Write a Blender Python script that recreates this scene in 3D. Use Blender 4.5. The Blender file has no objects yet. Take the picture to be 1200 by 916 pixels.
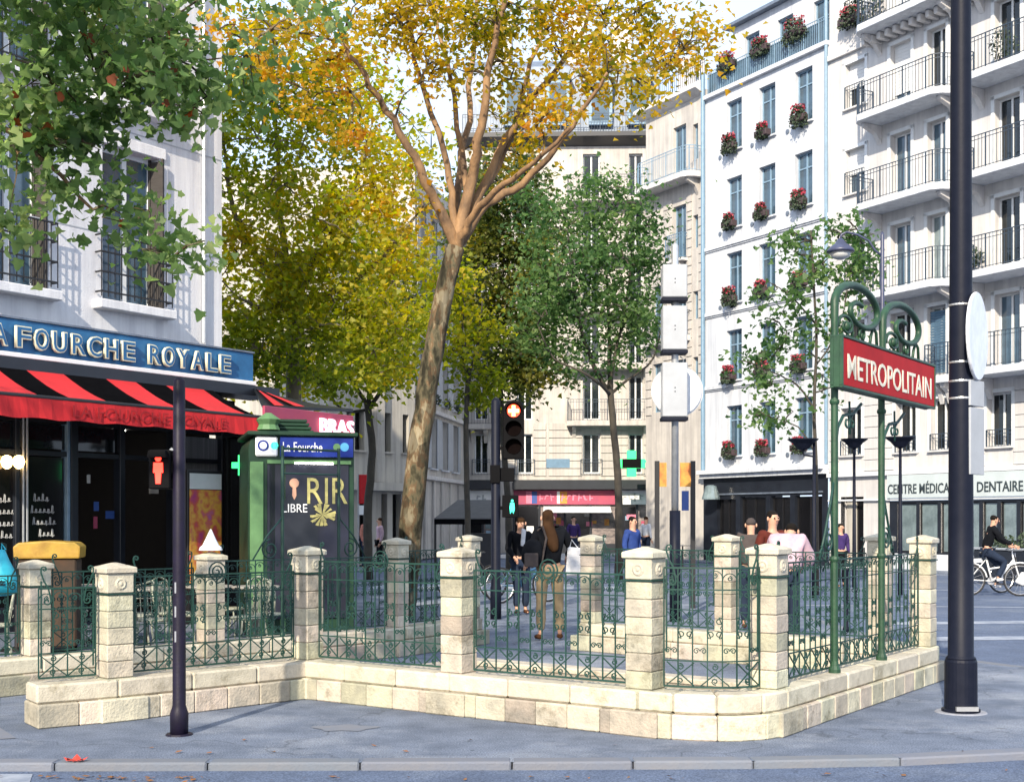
import bpy, bmesh, math, random
import numpy as np
from mathutils import Vector, Matrix
from mathutils.geometry import tessellate_polygon
random.seed(7); np.random.seed(7)
R = math.radians
sc = bpy.context.scene
C = sc.collection
# ------------------------------------------------------------------ camera
EYE, FPX, HOR = 1.6, 1500.0, 608.0
cam = bpy.data.cameras.new('camera'); camo = bpy.data.objects.new('camera', cam); C.objects.link(camo)
camo.location = (0, 0, EYE); camo.rotation_euler = (R(90), 0, 0)
cam.sensor_width = 36; cam.lens = 45.0; cam.shift_y = 0.125; cam.clip_start = .05; cam.clip_end = 3000
sc.camera = camo
# ------------------------------------------------------------------ light
SUN = Vector((-.24, -.82, .50)).normalized()
elev = math.asin(SUN.z); azi = math.atan2(SUN.x, SUN.y)
w = bpy.data.worlds.new('World'); sc.world = w; w.use_nodes = True
nt = w.node_tree; bg = nt.nodes['Background']
sky = nt.nodes.new('ShaderNodeTexSky'); sky.sky_type = 'NISHITA'; sky.sun_disc = False
sky.sun_elevation = elev; sky.sun_rotation = azi; sky.air_density = 1.0; sky.dust_density = 2.5; sky.ozone_density = 1.0
veil = nt.nodes.new('ShaderNodeMix'); veil.data_type = 'RGBA'; veil.inputs[0].default_value = .68
veil.inputs[7].default_value = (6.0, 7.2, 9.2, 1)      # thin white high cloud over the blue
nt.links.new(sky.outputs[0], veil.inputs[6]); nt.links.new(veil.outputs[2], bg.inputs[0])
bg.inputs[1].default_value = .100
sl = bpy.data.lights.new('sun', 'SUN'); sl.energy = 3.7; sl.angle = R(.6); sl.color = (1, .88, .70)
so = bpy.data.objects.new('sun', sl); C.objects.link(so)
so.rotation_euler = SUN.to_track_quat('Z', 'Y').to_euler()
vs = sc.view_settings; vs.view_transform = 'Standard'; vs.look = 'None'; vs.exposure = 1.07; vs.gamma = 1
# ------------------------------------------------------------------ measuring helpers
def W(px, py, d): return Vector(((px - 600) / FPX * d, d, EYE + (HOR - py) / FPX * d))
def gd(py): return EYE * FPX / (py - HOR)
class Plane:
    """a vertical plane through a ground point: s runs along it, local +y goes behind it"""
    def __init__(s, x, y, ux, uy):
        n = math.hypot(ux, uy); s.o = Vector((x, y, 0)); s.ux, s.uy = ux / n, uy / n
        s.rot = math.atan2(s.uy, s.ux)
    def off(s, o):      # moved towards the viewer's side by o
        return Plane(s.o.x + s.uy * o, s.o.y - s.ux * o, s.ux, s.uy)
    def s(s, px):
        k = (px - 600) / FPX
        return (k * s.o.y - s.o.x) / (s.ux - k * s.uy)
    def d(s, px): return s.o.y + s.s(px) * s.uy
    def z(s, px, py): return EYE + (HOR - py) / FPX * s.d(px)
    def P(s, t, y=0, z=0): return Vector((s.o.x + t * s.ux - y * s.uy, s.o.y + t * s.uy + y * s.ux, z))
# ------------------------------------------------------------------ materials
MATS = {}
def N(nt, t, **k):
    n = nt.nodes.new(t)
    for a, v in k.items(): setattr(n, a, v)
    return n
def ramp(nt, stops):
    r = N(nt, 'ShaderNodeValToRGB'); e = r.color_ramp.elements
    while len(e) < len(stops): e.new(.5)
    for i, (p, c) in enumerate(stops): e[i].position = p; e[i].color = (*c, 1)
    return r
def mat(name, col, rough=.6, col2=None, scale=6, bump=.0, bscale=40, metal=0, rnd=0, spec=.5, emit=None, es=0, dirt=.25, coat=0, stretch=None, world=False):
    m = bpy.data.materials.new(name); m.use_nodes = True; nt = m.node_tree; L = nt.links.new
    b = nt.nodes['Principled BSDF']; MATS[name] = m
    tc = N(nt, 'ShaderNodeTexCoord'); src = tc.outputs['Object']
    if world: src = N(nt, 'ShaderNodeNewGeometry').outputs['Position']
    if stretch:
        mp = N(nt, 'ShaderNodeMapping'); mp.inputs['Scale'].default_value = stretch; L(src, mp.inputs[0]); src = mp.outputs[0]
    n1 = N(nt, 'ShaderNodeTexNoise'); n1.inputs['Scale'].default_value = scale; n1.inputs['Detail'].default_value = 6; n1.inputs['Roughness'].default_value = .65
    L(src, n1.inputs['Vector'])
    c2 = col2 if col2 else tuple(c * (1 - dirt) for c in col)
    r = ramp(nt, [(.32, c2), (.68, col)]); L(n1.outputs[0], r.inputs[0]); out = r.outputs[0]
    if rnd:
        oi = N(nt, 'ShaderNodeObjectInfo'); h = N(nt, 'ShaderNodeHueSaturation')
        mr = N(nt, 'ShaderNodeMapRange'); mr.inputs[3].default_value = 1 - rnd; mr.inputs[4].default_value = 1 + rnd
        mh = N(nt, 'ShaderNodeMapRange'); mh.inputs[3].default_value = .5 - rnd * .12; mh.inputs[4].default_value = .5 + rnd * .12
        L(oi.outputs['Random'], mr.inputs[0]); L(mr.outputs[0], h.inputs['Value'])
        mm = N(nt, 'ShaderNodeMath', operation='FRACT'); m7 = N(nt, 'ShaderNodeMath', operation='MULTIPLY'); m7.inputs[1].default_value = 7.31
        L(oi.outputs['Random'], m7.inputs[0]); L(m7.outputs[0], mm.inputs[0]); L(mm.outputs[0], mh.inputs[0]); L(mh.outputs[0], h.inputs['Hue'])
        L(out, h.inputs['Color']); out = h.outputs[0]
    L(out, b.inputs['Base Color'])
    b.inputs['Roughness'].default_value = rough; b.inputs['Metallic'].default_value = metal
    b.inputs['Specular IOR Level'].default_value = spec; b.inputs['Coat Weight'].default_value = coat
    if bump:
        n2 = N(nt, 'ShaderNodeTexNoise'); n2.inputs['Scale'].default_value = bscale; n2.inputs['Detail'].default_value = 5
        L(src, n2.inputs['Vector']); bp = N(nt, 'ShaderNodeBump'); bp.inputs['Strength'].default_value = bump; bp.inputs['Distance'].default_value = .02
        L(n2.outputs[0], bp.inputs['Height']); L(bp.outputs[0], b.inputs['Normal'])
    if emit: b.inputs['Emission Color'].default_value = (*emit, 1); b.inputs['Emission Strength'].default_value = es
    return m
def leafmat(name, stops, nscale=.5, trans=.45, rough=.5):
    m = bpy.data.materials.new(name); m.use_nodes = True; nt = m.node_tree; L = nt.links.new; MATS[name] = m
    b = nt.nodes['Principled BSDF']; out = nt.nodes['Material Output']
    g = N(nt, 'ShaderNodeNewGeometry'); tc = N(nt, 'ShaderNodeTexCoord')
    n = N(nt, 'ShaderNodeTexNoise'); n.inputs['Scale'].default_value = nscale; n.inputs['Detail'].default_value = 2; L(tc.outputs['Object'], n.inputs['Vector'])
    a = N(nt, 'ShaderNodeMath', operation='MULTIPLY_ADD'); a.inputs[1].default_value = .42; L(g.outputs['Random Per Island'], a.inputs[0])
    s = N(nt, 'ShaderNodeMath', operation='MULTIPLY_ADD'); s.inputs[1].default_value = 1.5; s.inputs[2].default_value = -.46; L(n.outputs[0], s.inputs[0])
    L(s.outputs[0], a.inputs[2])
    r = ramp(nt, stops); L(a.outputs[0], r.inputs[0]); L(r.outputs[0], b.inputs['Base Color']); b.inputs['Roughness'].default_value = rough
    b.inputs['Specular IOR Level'].default_value = .35
    t = N(nt, 'ShaderNodeBsdfTranslucent'); mx = N(nt, 'ShaderNodeMixShader'); mx.inputs[0].default_value = trans
    h = N(nt, 'ShaderNodeHueSaturation'); h.inputs['Saturation'].default_value = 1.15; h.inputs['Value'].default_value = 1.5; L(r.outputs[0], h.inputs['Color']); L(h.outputs[0], t.inputs[0])
    L(b.outputs[0], mx.inputs[1]); L(t.outputs[0], mx.inputs[2]); L(mx.outputs[0], out.inputs[0])
    return m
def glassmat(name, tint=(.02, .03, .035), rough=.06, col2=None, scale=.8, spec=1.0):
    return mat(name, tint, rough, col2=col2 or tuple(c * .35 for c in tint), scale=scale, spec=spec)
mat('stone', (.49, .44, .335), .75, col2=(.28, .265, .215), scale=5, bump=.45, bscale=45, rnd=.32, world=True)
def grime(name, col=(.42, .41, .36), lo=.52, hi=.66):
    """blotches of old soot and lichen, fixed in the stone"""
    m = MATS[name]; nt = m.node_tree; L = nt.links.new; b = nt.nodes['Principled BSDF']; src = b.inputs['Base Color'].links[0].from_socket
    g = N(nt, 'ShaderNodeNewGeometry'); n = N(nt, 'ShaderNodeTexNoise'); n.inputs['Scale'].default_value = 2.6; n.inputs['Detail'].default_value = 12; n.inputs['Roughness'].default_value = .78; L(g.outputs['Position'], n.inputs['Vector'])
    r = ramp(nt, [(lo, (1, 1, 1)), (hi, col)]); L(n.outputs[0], r.inputs[0]); x = N(nt, 'ShaderNodeMix', data_type='RGBA', blend_type='MULTIPLY'); x.inputs[0].default_value = 1
    L(src, x.inputs[6]); L(r.outputs[0], x.inputs[7]); L(x.outputs[2], b.inputs['Base Color'])
mat('stone_cap', (.53, .485, .385), .7, col2=(.38, .35, .28), scale=9, bump=.3, bscale=60, rnd=.10, world=True)
grime('stone'); grime('stone_cap', (.52, .50, .43))
mat('mortar', (.30, .275, .22), .9, bump=.2)
mat('iron_green', (.012, .052, .040), .5, col2=(.008, .034, .028), scale=14, bump=.1, rnd=.1, spec=.4)
mat('sign_green', (.022, .070, .034), .5, col2=(.010, .034, .02), scale=9, spec=.4, bump=.08)
mat('sign_red', (.40, .010, .012), .6, col2=(.32, .008, .010), scale=4, spec=.12)
mat('letter_cream', (.78, .74, .60), .5)
mat('pole_dark', (.005, .007, .016), .5, col2=(.008, .010, .020), scale=10, bump=.06, spec=.14)
mat('pole_purple', (.012, .009, .026), .5, col2=(.008, .007, .014), scale=12, bump=.08, spec=.2)
mat('galvanised', (.50, .52, .54), .38, metal=.6, scale=12, dirt=.2)
mat('white_paint', (.78, .79, .80), .45, scale=3, dirt=.12)
mat('sign_back', (.36, .38, .41), .5, scale=2.2, dirt=.2, spec=.3)
mat('black_plastic', (.004, .004, .005), .7, spec=.08)
mat('red_lamp', (.5, .01, .01), .4, emit=(1, .03, .015), es=3.2)
mat('amber_cross', (.8, .4, .1), .4, emit=(1, .42, .10), es=5)
mat('green_lamp', (.02, .4, .3), .4, emit=(.05, .9, .6), es=1.6)
mat('lens_off', (.006, .004, .004), .8, spec=.0)
mat('bark', (.20, .165, .115), .8, col2=(.075, .060, .042), scale=2.6, bump=.6, bscale=14, stretch=(1, 1, .35))
def barkmat():
    m = mat('bark_plane', (.2, .15, .1), .85, bump=.7, bscale=11, stretch=(1, 1, .5), spec=.2); nt = m.node_tree; L = nt.links.new; b = nt.nodes['Principled BSDF']
    tc = N(nt, 'ShaderNodeTexCoord'); mp = N(nt, 'ShaderNodeMapping'); mp.inputs['Scale'].default_value = (1, 1, .4); L(tc.outputs['Object'], mp.inputs[0])
    n = N(nt, 'ShaderNodeTexNoise'); n.inputs['Scale'].default_value = 5; n.inputs['Detail'].default_value = 8; n.inputs['Roughness'].default_value = .6; L(mp.outputs[0], n.inputs['Vector'])
    r = ramp(nt, [(.36, (.022, .020, .012)), (.43, (.065, .058, .034)), (.47, (.115, .10, .06)), (.52, (.14, .085, .045)), (.56, (.24, .20, .125)), (.66, (.30, .26, .18))]); L(n.outputs[0], r.inputs[0])
    v = N(nt, 'ShaderNodeTexVoronoi'); v.inputs['Scale'].default_value = 7; L(mp.outputs[0], v.inputs['Vector']); mx = N(nt, 'ShaderNodeMix', data_type='RGBA', blend_type='MULTIPLY'); mx.inputs[0].default_value = .68
    L(r.outputs[0], mx.inputs[6]); bw = N(nt, 'ShaderNodeSeparateColor'); L(v.outputs['Color'], bw.inputs[0]); L(bw.outputs[0], mx.inputs[7]); L(mx.outputs[2], b.inputs['Base Color'])
barkmat()
mat('bark_limb', (.34, .20, .095), .8, col2=(.06, .036, .022), scale=3.2, bump=.7, bscale=12, stretch=(1, 1, .5))
mat('bark_dark', (.060, .050, .038), .85, col2=(.030, .026, .02), scale=3, bump=.5, bscale=16)
# ------------------------------------------------------------------ object helpers
def tag(o, label=None, cat=None, group=None, kind=None):
    if label: o['label'] = label
    if cat: o['category'] = cat
    if group: o['group'] = group
    if kind: o['kind'] = kind
    return o
def thing(name, label, cat, loc=(0, 0, 0), rotz=0, group=None):
    o = bpy.data.objects.new(name, None); C.objects.link(o); o.empty_display_size = .2
    o.location = loc; o.rotation_euler = (0, 0, rotz)
    return tag(o, label, cat, group)
def link(name, me, parent=None, loc=(0, 0, 0), rot=(0, 0, 0), scale=None, label=None, kind=None):
    o = bpy.data.objects.new(name, me); C.objects.link(o); o.location = loc; o.rotation_euler = rot
    if scale: o.scale = scale
    if parent: o.parent = parent
    return tag(o, label, kind=kind)
def copy_tree(o, parent=None, keep=True):
    c = o.copy(); C.objects.link(c); c.parent = parent
    for ch in KIDS(o): copy_tree(ch, c)
    return c
_kc = {}
def KIDS(o): return list(o.children)
class MB:
    def __init__(s): s.v = []; s.f = []; s.mi = []; s.cm = 0
    def add(s, vs, fs):
        b = len(s.v); s.v += [tuple(v) for v in vs]; s.f += [tuple(i + b for i in f) for f in fs]; s.mi += [s.cm] * len(fs); return s
    def box(s, x0, x1, y0, y1, z0, z1):
        if x0 > x1: x0, x1 = x1, x0
        if y0 > y1: y0, y1 = y1, y0
        if z0 > z1: z0, z1 = z1, z0
        return s.add([(x0,y0,z0),(x1,y0,z0),(x1,y1,z0),(x0,y1,z0),(x0,y0,z1),(x1,y0,z1),(x1,y1,z1),(x0,y1,z1)],
                     [(0,3,2,1),(4,5,6,7),(0,1,5,4),(1,2,6,5),(2,3,7,6),(3,0,4,7)])
    def cbox(s, c, d, rz=0, tilt=None):
        m = Matrix.Rotation(rz, 3, 'Z')
        if tilt: m = m @ Matrix.Rotation(tilt[0], 3, 'X') @ Matrix.Rotation(tilt[1], 3, 'Y')
        vs = [Vector(c) + m @ Vector((sx * d[0] / 2, sy * d[1] / 2, sz * d[2] / 2)) for sz in (-1, 1) for sx, sy in ((-1,-1),(1,-1),(1,1),(-1,1))]
        return s.add(vs, [(0,3,2,1),(4,5,6,7),(0,1,5,4),(1,2,6,5),(2,3,7,6),(3,0,4,7)])
    def prism(s, poly, y0, y1, axis='y'):
        n = len(poly)
        g = {'y': lambda p, t: (p[0], t, p[1]), 'z': lambda p, t: (p[0], p[1], t), 'x': lambda p, t: (t, p[0], p[1])}[axis]
        vs = [g(p, y0) for p in poly] + [g(p, y1) for p in poly]
        return s.add(vs, [tuple(range(n)), tuple(range(2 * n - 1, n - 1, -1))] + [(i, i + n, (i + 1) % n + n, (i + 1) % n) for i in range(n)])
    def tube(s, pts, r, n=6, caps=True, closed=False):
        pts = [Vector(p) for p in pts]; k = len(pts); rs = r if isinstance(r, (list, tuple)) else [r] * k
        vs = []; fs = []; prev = None
        for i, p in enumerate(pts):
            if closed: t = pts[(i + 1) % k] - pts[i - 1]
            else: t = pts[min(i + 1, k - 1)] - pts[max(i - 1, 0)]
            if t.length < 1e-9: t = Vector((0, 0, 1))
            t.normalize()
            if prev is None:
                a = Vector((0, 0, 1)) if abs(t.z) < .9 else Vector((1, 0, 0))
                u = t.cross(a).normalized()
            else:
                u = prev - t * prev.dot(t)
                if u.length < 1e-6: u = t.orthogonal()
                u.normalize()
            prev = u; v = t.cross(u)
            for j in range(n):
                a = 2 * math.pi * (j + .5) / n
                vs.append(p + (u * math.cos(a) + v * math.sin(a)) * rs[i])
        m = k if closed else k - 1
        for i in range(m):
            for j in range(n):
                a, b = i * n + j, i * n + (j + 1) % n; c, d = ((i + 1) % k) * n + (j + 1) % n, ((i + 1) % k) * n + j
                fs.append((a, b, c, d))
        if caps and not closed:
            fs.append(tuple(range(n - 1, -1, -1))); fs.append(tuple((k - 1) * n + j for j in range(n)))
        return s.add(vs, fs)
    def lathe(s, prof, c=(0, 0, 0), n=16, axis='z'):
        vs = []; fs = []; k = len(prof)
        for r, h in prof:
            for j in range(n):
                a = 2 * math.pi * (j + .5) / n; x, y = r * math.cos(a), r * math.sin(a)
                vs.append({'z': (c[0] + x, c[1] + y, c[2] + h), 'y': (c[0] + x, c[1] + h, c[2] + y), 'x': (c[0] + h, c[1] + x, c[2] + y)}[axis])
        for i in range(k - 1):
            for j in range(n): fs.append((i * n + j, i * n + (j + 1) % n, (i + 1) * n + (j + 1) % n, (i + 1) * n + j))
        fs.append(tuple(range(n - 1, -1, -1))); fs.append(tuple((k - 1) * n + j for j in range(n)))
        return s.add(vs, fs)
    def mesh(s, name, m, bevel=0, smooth=False, seg=1):
        me = bpy.data.meshes.new(name); me.from_pydata(s.v, [], s.f)
        for q in (m if isinstance(m, (list, tuple)) else [m]): me.materials.append(MATS[q])
        if s.cm: me.polygons.foreach_set('material_index', s.mi)
        bm = bmesh.new(); bm.from_mesh(me)
        if bevel: bmesh.ops.bevel(bm, geom=bm.edges[:], offset=bevel, segments=seg, affect='EDGES', profile=.6, clamp_overlap=True)
        bmesh.ops.recalc_face_normals(bm, faces=bm.faces)
        bm.to_mesh(me); bm.free()
        if smooth: me.polygons.foreach_set('use_smooth', [True] * len(me.polygons))
        me.update(); return me
    def obj(s, name, m, parent=None, loc=(0, 0, 0), rot=(0, 0, 0), bevel=0, smooth=False, label=None, kind=None, seg=1):
        return link(name, s.mesh(name, m, bevel, smooth, seg), parent, loc, rot, None, label, kind)
_bc = {}
def boxmesh(name, dx, dy, dz, m, bevel=.004):
    k = (name, round(dx, 3), round(dy, 3), round(dz, 3), m)
    if k not in _bc: _bc[k] = MB().box(-dx / 2, dx / 2, -dy / 2, dy / 2, 0, dz).mesh(name, m, bevel)
    return _bc[k]
def piece(name, dx, dy, dz, m, parent, loc, rotz=0, bevel=.004, label=None):
    return link(name, boxmesh(name, dx, dy, dz, m, bevel), parent, loc, (0, 0, rotz), label=label)
def text(name, s, size, m, parent, loc, rot=(R(90), 0, 0), depth=.008, sx=1, align='CENTER', spacing=1, off=0, width=None):
    """lettering as a mesh; size is the cap height in metres; width fixes the whole length"""
    cu = bpy.data.curves.new(name, 'FONT'); cu.body = s; cu.size = size / .70; cu.extrude = depth; cu.align_x = align; cu.resolution_u = 3
    cu.space_character = spacing; cu.offset = off; cu.space_line = .85
    o = bpy.data.objects.new('t', cu); C.objects.link(o)
    dg = bpy.context.evaluated_depsgraph_get(); me = bpy.data.meshes.new_from_object(o.evaluated_get(dg)); me.name = name
    C.objects.unlink(o); bpy.data.objects.remove(o); me.materials.clear(); me.materials.append(MATS[m])
    xs = [v.co.x for v in me.vertices]
    if xs and width: sx = width / (max(xs) - min(xs))
    return link(name, me, parent, loc, rot, (sx, 1, 1))
def spiral(cx, cz, r0, r1, a0, a1, n=14):
    """points of a flat spiral in the xz plane"""
    return [(cx + (r0 + (r1 - r0) * t) * math.cos(a0 + (a1 - a0) * t), 0, cz + (r0 + (r1 - r0) * t) * math.sin(a0 + (a1 - a0) * t)) for t in [i / n for i in range(n + 1)]]
PI = math.pi

def weather(name, amt=.30, sx=2.2):
    """rain streaks and soot on a wall material"""
    m = MATS[name]; nt = m.node_tree; L = nt.links.new; b = nt.nodes['Principled BSDF']; src = b.inputs['Base Color'].links[0].from_socket
    tc = N(nt, 'ShaderNodeTexCoord'); mp = N(nt, 'ShaderNodeMapping'); mp.inputs['Scale'].default_value = (sx, sx, .12); L(tc.outputs['Object'], mp.inputs[0])
    n = N(nt, 'ShaderNodeTexNoise'); n.inputs['Scale'].default_value = 1.6; n.inputs['Detail'].default_value = 7; n.inputs['Roughness'].default_value = .7; L(mp.outputs[0], n.inputs['Vector'])
    r = ramp(nt, [(.38, (1 - amt, 1 - amt, 1 - amt * .9)), (.58, (1, 1, 1))]); L(n.outputs[0], r.inputs[0])
    x = N(nt, 'ShaderNodeMix', data_type='RGBA', blend_type='MULTIPLY'); x.inputs[0].default_value = 1; L(src, x.inputs[6]); L(r.outputs[0], x.inputs[7]); L(x.outputs[2], b.inputs['Base Color'])
# ------------------------------------------------------------------ ground
mat('asphalt_pave', (.200, .215, .250), .85, col2=(.130, .143, .175), scale=1.3, bump=.35, bscale=150)
def patchy(name, base, dark, patch, crack=True):
    m = mat(name, base, .82, col2=dark, scale=2.4, bump=.4, bscale=170, spec=.3)
    nt = m.node_tree; L = nt.links.new; b = nt.nodes['Principled BSDF']; src = b.inputs['Base Color'].links[0].from_socket
    tc = N(nt, 'ShaderNodeTexCoord')
    n = N(nt, 'ShaderNodeTexNoise'); n.inputs['Scale'].default_value = .55; n.inputs['Detail'].default_value = 9; n.inputs['Roughness'].default_value = .7
    L(tc.outputs['Object'], n.inputs['Vector']); r = ramp(nt, [(.50, (0, 0, 0)), (.66, (1, 1, 1))]); L(n.outputs[0], r.inputs[0])
    mx = N(nt, 'ShaderNodeMix', data_type='RGBA'); L(r.outputs[0], mx.inputs[0]); L(src, mx.inputs[6]); mx.inputs[7].default_value = (*patch, 1)
    # small gum spots and grit
    v = N(nt, 'ShaderNodeTexVoronoi'); v.inputs['Scale'].default_value = 3.2; L(tc.outputs['Object'], v.inputs['Vector'])
    r2 = ramp(nt, [(.035, (1, 1, 1)), (.06, (0, 0, 0))]); L(v.outputs['Distance'], r2.inputs[0])
    m2 = N(nt, 'ShaderNodeMix', data_type='RGBA'); L(r2.outputs[0], m2.inputs[0]); L(mx.outputs[2], m2.inputs[6]); m2.inputs[7].default_value = tuple(c * .6 for c in dark) + (1,)
    n3 = N(nt, 'ShaderNodeTexNoise'); n3.inputs['Scale'].default_value = 90; n3.inputs['Detail'].default_value = 2; L(tc.outputs['Object'], n3.inputs['Vector'])
    r3 = ramp(nt, [(.36, (.55, .56, .58)), (.62, (1.25, 1.24, 1.22))]); L(n3.outputs[0], r3.inputs[0])
    m3 = N(nt, 'ShaderNodeMix', data_type='RGBA', blend_type='MULTIPLY'); m3.inputs[0].default_value = 1; L(m2.outputs[2], m3.inputs[6]); L(r3.outputs[0], m3.inputs[7])
    last = m3.outputs[2]
    if crack:
        nz = N(nt, 'ShaderNodeTexNoise'); nz.inputs['Scale'].default_value = 2.2; L(tc.outputs['Object'], nz.inputs['Vector'])
        ad = N(nt, 'ShaderNodeVectorMath', operation='ADD'); L(tc.outputs['Object'], ad.inputs[0]); L(nz.outputs['Color'], ad.inputs[1])
        vc = N(nt, 'ShaderNodeTexVoronoi', feature='DISTANCE_TO_EDGE'); vc.inputs['Scale'].default_value = .38; L(ad.outputs[0], vc.inputs['Vector'])
        rc = ramp(nt, [(.002, (.62, .62, .62)), (.006, (1, 1, 1))]); L(vc.outputs['Distance'], rc.inputs[0])
        m4 = N(nt, 'ShaderNodeMix', data_type='RGBA', blend_type='MULTIPLY'); m4.inputs[0].default_value = 1; L(last, m4.inputs[6]); L(rc.outputs[0], m4.inputs[7]); last = m4.outputs[2]
    L(last, b.inputs['Base Color']); return m
patchy('pavement', (.168, .200, .268), (.090, .112, .158), (.26, .285, .335), True)
patchy('road', (.110, .145, .225), (.080, .105, .165), (.15, .18, .24), False)
mat('kerb', (.125, .145, .185), .8, col2=(.15, .155, .175), scale=5, bump=.3, bscale=80, rnd=.08)
mat('road_paint_and_sun', (.34, .37, .43), .7, scale=4, col2=(.16, .19, .25), bump=.2, bscale=90)
mat('earth', (.075, .06, .045), .95, bump=.5)
def poly_obj(name, pts, z, m, holes=(), thick=0, kind='structure'):
    rings = [[Vector((x, y, 0)) for x, y in pts]] + [[Vector((x, y, 0)) for x, y in h] for h in holes]
    flat = [p for r in rings for p in r]; tris = tessellate_polygon(rings)
    mb = MB(); mb.v = [(p.x, p.y, z) for p in flat]; mb.f = [tuple(t) for t in tris]; mb.mi = [0] * len(mb.f)
    if thick:
        b = 0
        for r in rings:
            n = len(r)
            for i in range(n):
                p, q = r[i], r[(i + 1) % n]; mb.add([(p.x, p.y, z), (q.x, q.y, z), (q.x, q.y, z - thick), (p.x, p.y, z - thick)], [(0, 1, 2, 3)])
    me = bpy.data.meshes.new(name); me.from_pydata(mb.v, [], mb.f); me.materials.append(MATS[m])
    bm = bmesh.new(); bm.from_mesh(me)
    bm.to_mesh(me); bm.free()
    o = link(name, me)
    if kind: o['kind'] = kind
    return o
ZR = -.05
poly_obj('road', [(-900, -300), (900, -300), (900, 1500), (-900, 1500)], ZR, 'road', holes=[[(-1.75,11.3),(2.9,11.3),(2.9,13.4),(-1.75,13.4)]])
# (x, y) of the kerb line: the island front, then its right side, then its back
KL = [(-30, 8.30), (-8, 8.38), (-3, 8.40), (0, 8.44), (1.6, 8.48), (2.6, 8.58), (3.6, 8.82), (5.5, 9.30), (9, 10.5), (16, 14.5)]
KR = [(16, 14.9), (8, 13.7), (6.2, 13.6), (5.55, 13.9), (5.2, 14.6), (5.0, 16), (4.9, 20), (4.7, 25), (4.2, 27.5), (2.5, 28.5), (-4, 29), (-7, 31), (-12, 60), (-40, 60)]
# stairwell hole, in line with the front wall
HW = [(-1.40, 12.62), (1.75, 10.25), (2.75, 11.60), (-.38, 13.95)]
pv = poly_obj('pavement', KL + KR, 0, 'pavement', holes=[HW])
# kerb stones: island front and right side
def kerb_run(line, root, w=.16, step=1.0, hz=.10):
    pts = [Vector((x, y, 0)) for x, y in line]
    for a, b in zip(pts, pts[1:]):
        L = (b - a).length; n = max(1, round(L / step)); u = (b - a) / L; rz = math.atan2(u.y, u.x)
        for i in range(n):
            c = a + u * (L * (i + .5) / n) + Vector((-u.y, u.x, 0)) * (w / 2 - .02)
            k = piece('kerb_stone', round(L / n - .006, 2), w, .12 + .004, 'kerb', root, (c.x, c.y, -.12 + random.uniform(0, .004)), rz, .012)
kr = bpy.data.objects.new('kerb', None); C.objects.link(kr); kr['kind'] = 'structure'
kerb_run(KL[1:-1], kr); kerb_run(KR[1:-4], kr)
# stairwell: walls and steps going down
mat('stair_stone', (.30, .27, .22), .8, col2=(.2, .18, .15), scale=5, bump=.2)
st = thing('stairwell', 'stone stairs sinking below the pavement inside the railed enclosure', 'stairs', (HW[0][0], HW[0][1], 0), math.atan2(HW[1][1] - HW[0][1], HW[1][0] - HW[0][0]))
Ls = math.hypot(HW[1][0] - HW[0][0], HW[1][1] - HW[0][1]); Ws = 1.66
mb = MB().box(-.12, 0, 0, Ws, -3.2, -.003).box(Ls, Ls + .12, 0, Ws, -3.2, -.003).box(-.12, Ls + .12, -.12, 0, -3.2, -.003).box(-.12, Ls + .12, Ws, Ws + .12, -3.2, -.003)
mb.obj('side_wall', 'stair_stone', st)
for i in range(12): piece('step', .30, Ws - .01, .17, 'stair_stone', st, (.15 + .3 * i, Ws / 2, -.18 - .17 * i), 0, .01)
for (x, a) in ((0, 0), (Ls, 1)): pass
# worn stone rim round the hole
for (cx, cy, dx, dy) in ((Ls / 2, -.14, Ls + .5, .26), (Ls / 2, Ws + .14, Ls + .5, .26), (-.14, Ws / 2, .26, Ws), (Ls + .14, Ws / 2, .26, Ws)):
    piece('rim_stone', dx, dy, .06, 'stone', st, (cx, cy, .0), 0, .01)
# painted marks, plus two pale strips standing in for sunlight
def paint(pts, z=ZR + .004): return poly_obj('marking_and_sun_band', pts, z, 'road_paint_and_sun')
def strip(x0, y0, x1, y1, w):
    a, b = Vector((x0, y0)), Vector((x1, y1)); u = (b - a).normalized(); n = Vector((-u.y, u.x)) * w / 2
    return paint([tuple(a - n), tuple(b - n), tuple(b + n), tuple(a + n)])
paint([(-6, 7.0), (-2.95, 7.0), (-3.0, 7.95), (-3.10, 8.28), (-6, 8.26)])
poly_obj('pavement', [(-9, 9.0), (-4.55, 8.9), (-3.62, 9.35), (-3.95, 9.85), (-4.6, 11.5), (-12, 11.5)], .004, 'kerb')
poly_obj('pavement', [(-1.28 + (.24 + .05 * math.sin(3 * a)) * math.cos(a), 9.80 + (.15 + .03 * math.sin(5 * a)) * math.sin(a)) for a in [k * PI / 14 for k in range(28)]], .004, 'kerb')
for k in range(2):
    y = 17.6 + 2.6 * k; strip(5.6 + .1 * k, y, 9.8 + .1 * k, y + .5, .5)  # bands of sunlight painted on the right-hand road as pale strips
strip(5.6, 24.5, 16, 23.0, .18); strip(5.6, 31.0, 20, 27, .22); strip(-6, 33, 4, 33, .3)
for k in range(6): strip(-3.2 + 1.1 * k, 30.2, -3.0 + 1.1 * k, 33.8, .5)
# far pavements in front of the buildings
poly_obj('pavement', [(-40, 62), (-12, 62), (-7, 54), (5.4, 51.5), (12, 38), (22, 27), (60, 30), (60, 120), (-40, 120)], .0, 'pavement', thick=.12)
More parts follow.
